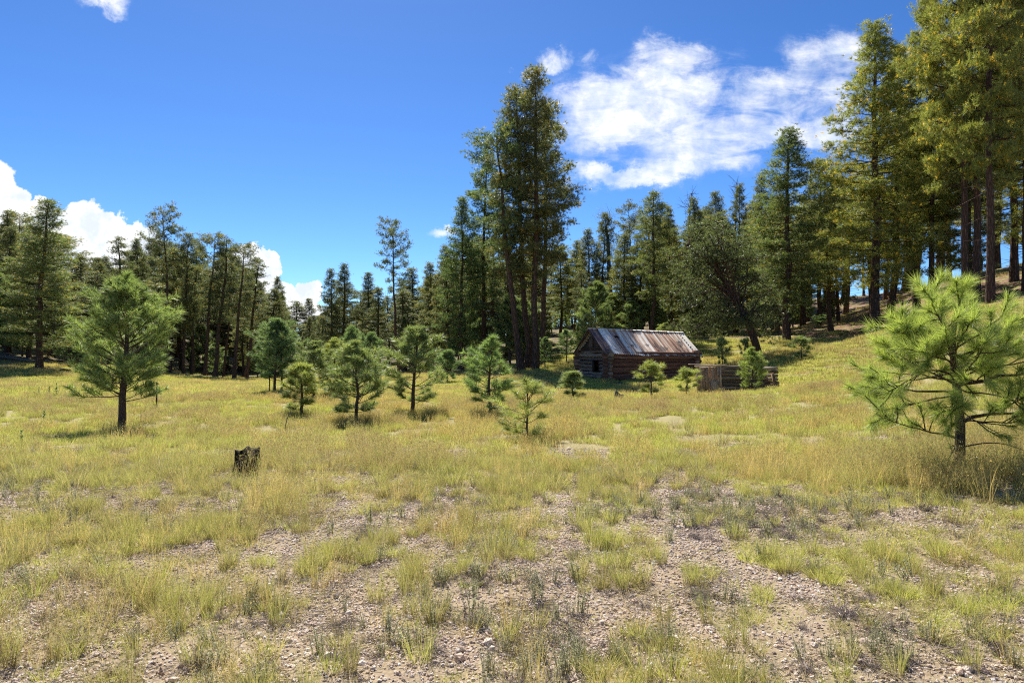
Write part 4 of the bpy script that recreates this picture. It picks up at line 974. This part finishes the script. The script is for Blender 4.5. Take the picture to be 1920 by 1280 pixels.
def ruin():
    D = 31.5; p0 = pt(1308, 742, D); z0 = T(p0[0], D); rg = np.random.default_rng(9)
    e = empty('log_ruin', (p0[0], D, z0), 'roofless log crib falling apart in the tall grass right of the cabin', 'ruin')
    u = D/F
    b = Buf(); W = 42*u; Hh = 57*u   # upright plank panel
    n = 8
    for k in range(n):
        w = W/n; h = Hh*(1-.02*rg.random()); box(b, (w*(k+.5), rg.normal()*.014, h/2-.03), (w-.004, .03, h), a=.25+.35*rg.random())
    for k in range(5):
        box(b, (W*.74+.06*k-.12, -.04, .45+.02*rg.normal()), (.055, .02, .55), a=.9)
    pnl = link('plank_panel', b.mesh('plank_panel', M_PLANK), e); pnl.rotation_euler = (R(3), R(-2), R(-6))
    b = Buf(); box(b, (W/2, -.03, Hh+.02), (W+.16, .1, .07), a=.95); box(b, (.0, -.045, Hh/2), (.07, .05, Hh), a=.8); box(b, (W+.02, -.045, Hh/2), (.07, .05, Hh), a=.9); box(b, (W*.5, -.05, .16), (W, .03, .1), a=.9)
    fr = link('panel_frame', b.mesh('panel_frame', M_PLANK), e); fr.rotation_euler = pnl.rotation_euler
    # crib of squared logs behind it
    Lx = 148*u-W*.85; Ly = 2.6; x0 = W*.9; nl = 9; r = (60*u)/nl/2
    for nm, yy in (('front', .12), ('back', Ly)):
        b = Buf()
        for k in range(nl):
            if nm == 'back' and k == nl-1: continue
            m = 9; s = np.linspace(0, 1, m)[:, None]; x1 = x0+Lx+(.25*rg.random() if k < 4 else -.1-.09*(k-3)*(1+rg.random()))
            P = np.array([[x0-.05, yy, r+k*2*r]])*(1-s)+np.array([[x1, yy+.15, r+k*2*r-.05]])*s+rg.normal(size=(m, 3))*.012
            tube(b, P, r*.99, 8, a=rg.random()*.9, jit=.12)
        link('wall', b.mesh('ruin_wall_'+nm, M_RUINLOG, True), e)
    for xx in (x0, x0+Lx-.1):
        b = Buf()
        for k in range(nl-1):
            tube(b, [(xx+rg.normal()*.02, -.1-.15*rg.random(), 2*r+k*2*r), (xx, Ly+.2, 2*r+k*2*r)], r*.9, 8, a=rg.random(), jit=.15)
        link('wall', b.mesh('ruin_side_wall', M_RUINLOG, True), e)
    b = Buf(); tube(b, [(x0+Lx+.05, -.35, -.1), (x0+Lx-.12, .0, .6), (x0+Lx-.2, .1, 1.1)], .08, 6, a=.1); box(b, (.35, .5, Hh+.10), (1.2, .25, .03), a=1.0)
    tube(b, [(x0+.1, -.25, .42), (x0+.75, -.3, .46)], .03, 5, a=.9); tube(b, [(x0+.14, -.25, -.05), (x0+.12, -.25, .45)], .03, 5, a=.9); tube(b, [(x0+.7, -.3, -.05), (x0+.72, -.3, .45)], .03, 5, a=.9)
    link('loose_boards', b.mesh('loose_boards', M_PLANK), e)
ruin()

# ------------------------------------------------------------------ stumps, posts, logs, sticks
def stump(px, py, D, w, h, seed, mat, label, spike=.35):
    rg = np.random.default_rng(seed); x, y = pt(px, py, D)[0], D; z = T(x, y); b = Buf(); n = 22; rows = 7
    a = np.arange(n)/n*6.283; lob = 1+.16*np.sin(a*3+seed)+.10*np.sin(a*7)+.05*rg.normal(size=n)
    jj = rg.random(n); jj = (jj+np.roll(jj, 1)+np.roll(jj, -1)*.6)/2.6
    top = h*(1-spike*jj); notch = np.abs(((a-5.3+math.pi) % 6.283)-math.pi) < .28; top = np.where(notch, top*.62, top)
    if spike > .5: top = h*(.42+.16*jj+.45*np.exp(-(((a-3.6+math.pi) % 6.283-math.pi)/.9)**2))
    V = []
    for k in range(rows):
        f = k/(rows-1); rr = w/2*lob*(1.0+.55*(1-f)**3+.05*rg.normal(size=n)); V.append(np.stack([rr*np.cos(a), rr*np.sin(a), -.08+(top+.08)*f], 1))
    for f, d in ((.72, .06), (.45, .3)): V.append(np.stack([w/2*lob*f*np.cos(a), w/2*lob*f*np.sin(a), top*(1-d)], 1))
    V = np.concatenate(V); R_ = rows+2; i = np.arange(R_-1)[:, None]*n; j = np.arange(n)[None]; j2 = (j+1) % n
    q = np.stack([i+j, i+j2, i+n+j2, i+n+j], -1).reshape(-1, 4); V = np.vstack([V, [0, 0, h*.6]])
    b.add(V, [[(R_-1)*n+k, (R_-1)*n+(k+1) % n, R_*n] for k in range(n)], q, a=.3)
    o = link('tree_stump', b.mesh('stump_%d' % seed, mat)); o.location = (x, y, z); tag(o, label, 'tree stump')
stump(466, 885, 9.6, .31, .40, 4, M_CHAR, 'charred black tree stump with a jagged top in the left foreground grass')
stump(1161, 752, 27, .36, .46, 8, M_DEAD, 'small pointed broken stump in the grass in front of the cabin', .75)

def thin(name, label, cat, pts, r, mat, rr=None):
    P = np.array(pts); o0 = P[0].copy(); b = Buf(); tube(b, P-o0, r, 7, a=.4, jit=.1)
    o = link(name, b.mesh(name, mat, True)); o.location = o0; tag(o, label, cat); return o
def gp(px, D): x = pt(px, 600, D)[0]; return np.array([x, D, T(x, D)])
M_RUSTM = bark_mat('rusty_steel', (.05, .03, .022), (.13, .08, .06), 8)
for (px, D, ty, lab) in ((295, 24, 716, 'thin rusty fence post right of the largest young pine'), (506, 30, 704, 'thin fence post just left of the twin-trunked young pine')):
    a = gp(px, D); t = pt(px+1, ty, D); a[2] -= .1
    b = Buf(); h = t[2]-a[2]; box(b, (0, 0, h/2), (.012, .05, h)); box(b, (0, .02, h/2), (.045, .008, h+.002)); box(b, (.03, -.01, h-.06), (.1, .012, .03))
    o = link('fence_post', b.mesh('fence_post', M_RUSTM)); o.location = a; tag(o, lab, 'fence post', 'old fence posts')
a = gp(536, 17)
thin('crooked_stick', 'crooked bare stick standing in the grass below the little pointed pine', 'stick', [a-[0, 0, .1], pt(535, 800, 17), pt(538, 785, 17), pt(545, 772, 17), pt(541, 764, 17.05), pt(553, 760, 17.1)], [.014, .012, .011, .009, .007, .004], M_DEAD)
FL = [(0, 604, 110, 640, 66, .16, 'upper fallen log slanting down the slope at far left'), (-20, 678, 72, 688, 53, .17, 'dark fallen log on the grass edge at the far left border'), (30, 672, 100, 692, 54, .13, 'pale fallen log lying against the leaning red trunk'),
      (70, 687, 132, 696, 50, .14, 'split log end with a pale face right of the leaning red trunk'), (84, 690, 140, 702, 51.5, .07, 'thin fallen pole right of the split log'), (-10, 690, 60, 676, 54.5, .10, 'crossing dark branch log over the fallen log at the border'),
      (60, 668, 118, 662, 56, .14, 'short dark log high on the pile behind the leaning trunk'), (1560, 655, 1610, 646, 46, .10, 'short fallen log at the wood edge under the slope'), (1690, 560, 1800, 548, 60, .14, 'fallen log across the reddish slope at right')]
for k, (xa, ya, xb, yb, D, r, lab) in enumerate(FL):
    A = gp(xa, D); B = gp(xb, D+.6); B2 = A+(B-A)
    A[2] += r*.8; B2[2] += r*.8; m = 7; s = np.linspace(0, 1, m)[:, None]; P = A*(1-s)+B2*s
    P[:, 2] = np.array([T(p_[0], p_[1]) for p_ in P])+r*.8; P = P+RNG.normal(size=P.shape)*.04
    o0 = P[0].copy(); b = Buf(); tube(b, P-o0, r*np.linspace(1, .6, m), 9, a=.4, jit=.15)
    o = link('fallen_log', b.mesh('fallen_log', M_DEAD if k % 3 else M_BARK, True)); o.location = o0; tag(o, lab, 'fallen log', 'fallen logs')
# dry brush heap beside the small pine at right
a = gp(1715, 27); b = Buf(); rg = np.random.default_rng(5); n = 160
p0 = rg.normal(size=(n, 3))*[.45, .3, .06]+[0, 0, .08]; d = rg.normal(size=(n, 3))*[1, .6, .35]+[.3, 0, .25]; d /= np.linalg.norm(d, axis=1)[:, None]
lines(b, p0, p0+d*(.25+.35*rg.random(n))[:, None], .012, .005, a=.5)
tube(b, [(-.6, 0, .1), (0, -.1, .16), (.7, .1, .1)], .06, 6, a=.7)
o = link('brush_heap', b.mesh('brush_heap', M_DEAD)); o.location = a; tag(o, 'low grey heap of dry branches beside the small pine on the right', 'brush heap')
# tall leafy weeds in the left meadow
wm = []
for k in range(2):
    rg = np.random.default_rng(60+k); b = Buf(); lines(b, [(0, 0, 0)], [(.02, 0, .8)], .008, .005, a=.3); m = 60; s = rg.random(m)**.8
    o_ = np.stack([.02*s, np.zeros(m), .8*s], 1); an = rg.random(m)*6.28
    needles(b, o_, np.stack([np.cos(an), np.sin(an), .5+0*an], 1), .10+.14*(1-s), .055, rg.random(m)); wm.append(b.mesh('weed', M_WEED))
for k, (px, D, s, lab) in enumerate([(107, 30, .75, 'leafy weed, right of the pair below the fallen logs'), (94, 30.5, .55, 'leafy weed, left of the pair below the fallen logs'), (75, 31, .5, 'smallest leafy weed at far left of the meadow'),
                                (86, 19, .55, 'pale leafy weed left of the largest young pine'), (44, 13.5, .4, 'pale weed low in the grass near the left edge')]):
    o = link('weed', wm[k % 2]); o.location = gp(px, D); o.scale = (s, s, s); o.rotation_euler = (0, 0, k*1.3); tag(o, lab, 'weed', 'tall weeds in the left meadow')

# ------------------------------------------------------------------ sky, sun, camera
w = bpy.data.worlds.new('World'); scene.world = w; w.use_nodes = True
nt = NT(w)
sky = nt.n('ShaderNodeTexSky', sky_type='NISHITA', sun_disc=False, sun_elevation=R(SUN_EL), sun_rotation=R(SUN_AZ), altitude=2200, air_density=1.0, dust_density=1.2, ozone_density=2.5)
hs_ = nt.n('ShaderNodeHueSaturation', i_Hue=.5, i_Saturation=1.1, i_Value=.84); gm = nt.n('ShaderNodeGamma', i_Gamma=1.3); nt.set(gm.inputs[0], sky.outputs[0]); nt.set(hs_.inputs['Color'], gm.outputs[0])
skyc = nt.mix(1.0, hs_.outputs[0], (.86, 1.04, 1.20), 'MULTIPLY')
g = nt.n('ShaderNodeTexCoord').outputs['Generated']; sp = nt.n('ShaderNodeSeparateXYZ'); nt.set(sp.inputs[0], g)
yy = nt.m('MAXIMUM', sp.outputs[1], .05)
U = nt.m('DIVIDE', sp.outputs[0], yy); V = nt.m('DIVIDE', sp.outputs[2], yy)
uv = nt.n('ShaderNodeCombineXYZ'); nt.set(uv.inputs[0], U); nt.set(uv.inputs[1], V); uv = uv.outputs[0]
front = nt.m('GREATER_THAN', sp.outputs[1], .06)
def cpx(px, py): r = ray(px, py); return r[0]/r[1], r[2]/r[1]
def wob(scale, amp, detail=4, rough=.6):
    nn = nt.n('ShaderNodeTexNoise', i_Scale=scale, i_Detail=detail, i_Roughness=rough); nt.set(nn.inputs['Vector'], uv)
    s_ = nt.n('ShaderNodeSeparateColor'); nt.set(s_.inputs[0], nn.outputs['Color'])
    return nt.m('MULTIPLY', nt.m('SUBTRACT', s_.outputs[0], .5), amp), nt.m('MULTIPLY', nt.m('SUBTRACT', s_.outputs[1], .5), amp)
def ell(L, du, dv):
    res = None; Uw, Vw = nt.m('ADD', U, du), nt.m('ADD', V, dv)
    for px, py, rx, ry in L:
        cu, cv = cpx(px, py); a = nt.m('DIVIDE', nt.m('SUBTRACT', Uw, cu), rx/F); b_ = nt.m('DIVIDE', nt.m('SUBTRACT', Vw, cv), ry/F)
        d = nt.m('SUBTRACT', 1.0, nt.m('ADD', nt.m('MULTIPLY', a, a), nt.m('MULTIPLY', b_, b_)))
        res = d if res is None else nt.m('MAXIMUM', res, d)
    return res
def ss(a, b_, x):
    nd = nt.n('ShaderNodeMapRange', interpolation_type='SMOOTHSTEP'); nt.set(nd.inputs[0], x); nd.inputs[1].default_value = a; nd.inputs[2].default_value = b_; return nd.outputs[0]
# billowing cumulus low on the left
du, dv = wob(26, .055, 6, .62)
cum = ell([(-40, 385, 85, 95), (10, 395, 50, 60), (65, 425, 60, 50), (150, 440, 70, 62), (195, 445, 50, 52), (255, 460, 45, 50), (90, 520, 220, 90), (460, 500, 42, 46), (495, 505, 34, 38), (520, 548, 34, 24), (575, 550, 30, 26), (560, 585, 60, 26), (400, 560, 90, 50)], du, dv)
m1 = ss(0, .20, cum)
# thin torn cloud on the right
du, dv = wob(9, .10, 7, .68)
soft = ell([(1140, 215, 120, 95), (1220, 205, 130, 105), (1330, 215, 180, 110), (1190, 318, 150, 30), (1270, 290, 190, 50), (1440, 220, 150, 90), (1540, 190, 90, 90), (1560, 110, 80, 55), (1260, 95, 70, 35), (1530, 250, 110, 40)], du, dv)
mp = nt.n('ShaderNodeMapping'); mp.inputs['Scale'].default_value = (11, 34, 1); mp.inputs['Rotation'].default_value = (0, 0, R(-16)); nt.set(mp.inputs[0], uv)
st1 = nt.noise(mp.outputs[0], 1.0, 9, .66, .6); st2 = nt.noise(uv, 14, 8, .65, .4)
core = ell([(1150, 190, 110, 75), (1190, 320, 130, 22), (1260, 170, 90, 60)], du, dv)
holes = ell([(1330, 192, 60, 28), (1155, 282, 60, 22), (1500, 205, 70, 30), (1400, 130, 80, 30), (1460, 290, 60, 20)], du, dv)
dens = nt.m('ADD', nt.m('MULTIPLY', ss(-.45, .95, soft), .62), nt.m('MULTIPLY', nt.m('SUBTRACT', nt.m('ADD', nt.m('MULTIPLY', st1, .55), nt.m('MULTIPLY', st2, .45)), .5), 3.1))
dens = nt.m('ADD', dens, nt.m('MULTIPLY', ss(-.2, .8, core), .28)); dens = nt.m('SUBTRACT', dens, nt.m('MULTIPLY', ss(-.6, 1.0, holes), .34))
m2 = nt.m('MULTIPLY', ss(-.12, 1.22, dens), ss(-.9, .45, soft))
du, dv = wob(22, .05, 6, .65)
wis = ell([(195, 2, 46, 14), (215, 18, 22, 14), (825, 437, 22, 9), (845, 430, 14, 6), (995, 145, 20, 10), (1035, 120, 26, 20), (965, 130, 10, 6), (1060, 105, 14, 20), (1105, 110, 20, 14)], du, dv)
m3 = nt.m('MULTIPLY', nt.m('MULTIPLY', ss(-.8, 1.1, wis), ss(.38, .62, st2)), .95)
m = nt.m('MULTIPLY', nt.m('MAXIMUM', m1, nt.m('MAXIMUM', m2, m3)), front)
shade = nt.noise(uv, 22, 6, .6)
cc = nt.mix(ss(.38, .62, shade), (.72, .79, .90), (1.0, 1.0, 1.0))
bg1 = nt.n('ShaderNodeBackground', i_Strength=.05); nt.set(bg1.inputs[0], skyc)
bg2 = nt.n('ShaderNodeBackground', i_Strength=.68); nt.set(bg2.inputs[0], cc)
mx = nt.n('ShaderNodeMixShader'); nt.set(mx.inputs[0], m); nt.t.links.new(bg1.outputs[0], mx.inputs[1]); nt.t.links.new(bg2.outputs[0], mx.inputs[2])
out = nt.n('ShaderNodeOutputWorld'); nt.t.links.new(mx.outputs[0], out.inputs[0])
w.cycles.sampling_method = 'MANUAL'; w.cycles.sample_map_resolution = 512

sl = bpy.data.lights.new('sun', 'SUN'); sl.energy = 5.0; sl.angle = R(.55); sl.color = (1, .95, .86)
so = bpy.data.objects.new('sun', sl); COL.objects.link(so)
sd = Vector((math.sin(R(SUN_AZ))*math.cos(R(SUN_EL)), math.cos(R(SUN_AZ))*math.cos(R(SUN_EL)), math.sin(R(SUN_EL))))
so.rotation_euler = sd.to_track_quat('Z', 'Y').to_euler(); so.location = sd*60
cam = bpy.data.cameras.new('camera'); cam.sensor_width = 36; cam.lens = 24; cam.clip_end = 2000; cam.clip_start = .05
co = bpy.data.objects.new('camera', cam); COL.objects.link(co); co.location = (0, 0, CAMZ); co.rotation_euler = (R(90)+PITCH, 0, 0); scene.camera = co
scene.view_settings.view_transform = 'Standard'; scene.view_settings.look = 'None'; scene.view_settings.exposure = 0.82; scene.view_settings.gamma = 1.0
scene.render.engine = 'CYCLES'; scene.cycles.filter_width = 1.15; scene.cycles.use_denoising = False
scene.cycles.max_bounces = 6; scene.cycles.diffuse_bounces = 3; scene.cycles.transmission_bounces = 3; scene.cycles.glossy_bounces = 2
scene.cycles.sample_clamp_indirect = 5; scene.cycles.sample_clamp_direct = 12
print('trees', NTREE, cnt)
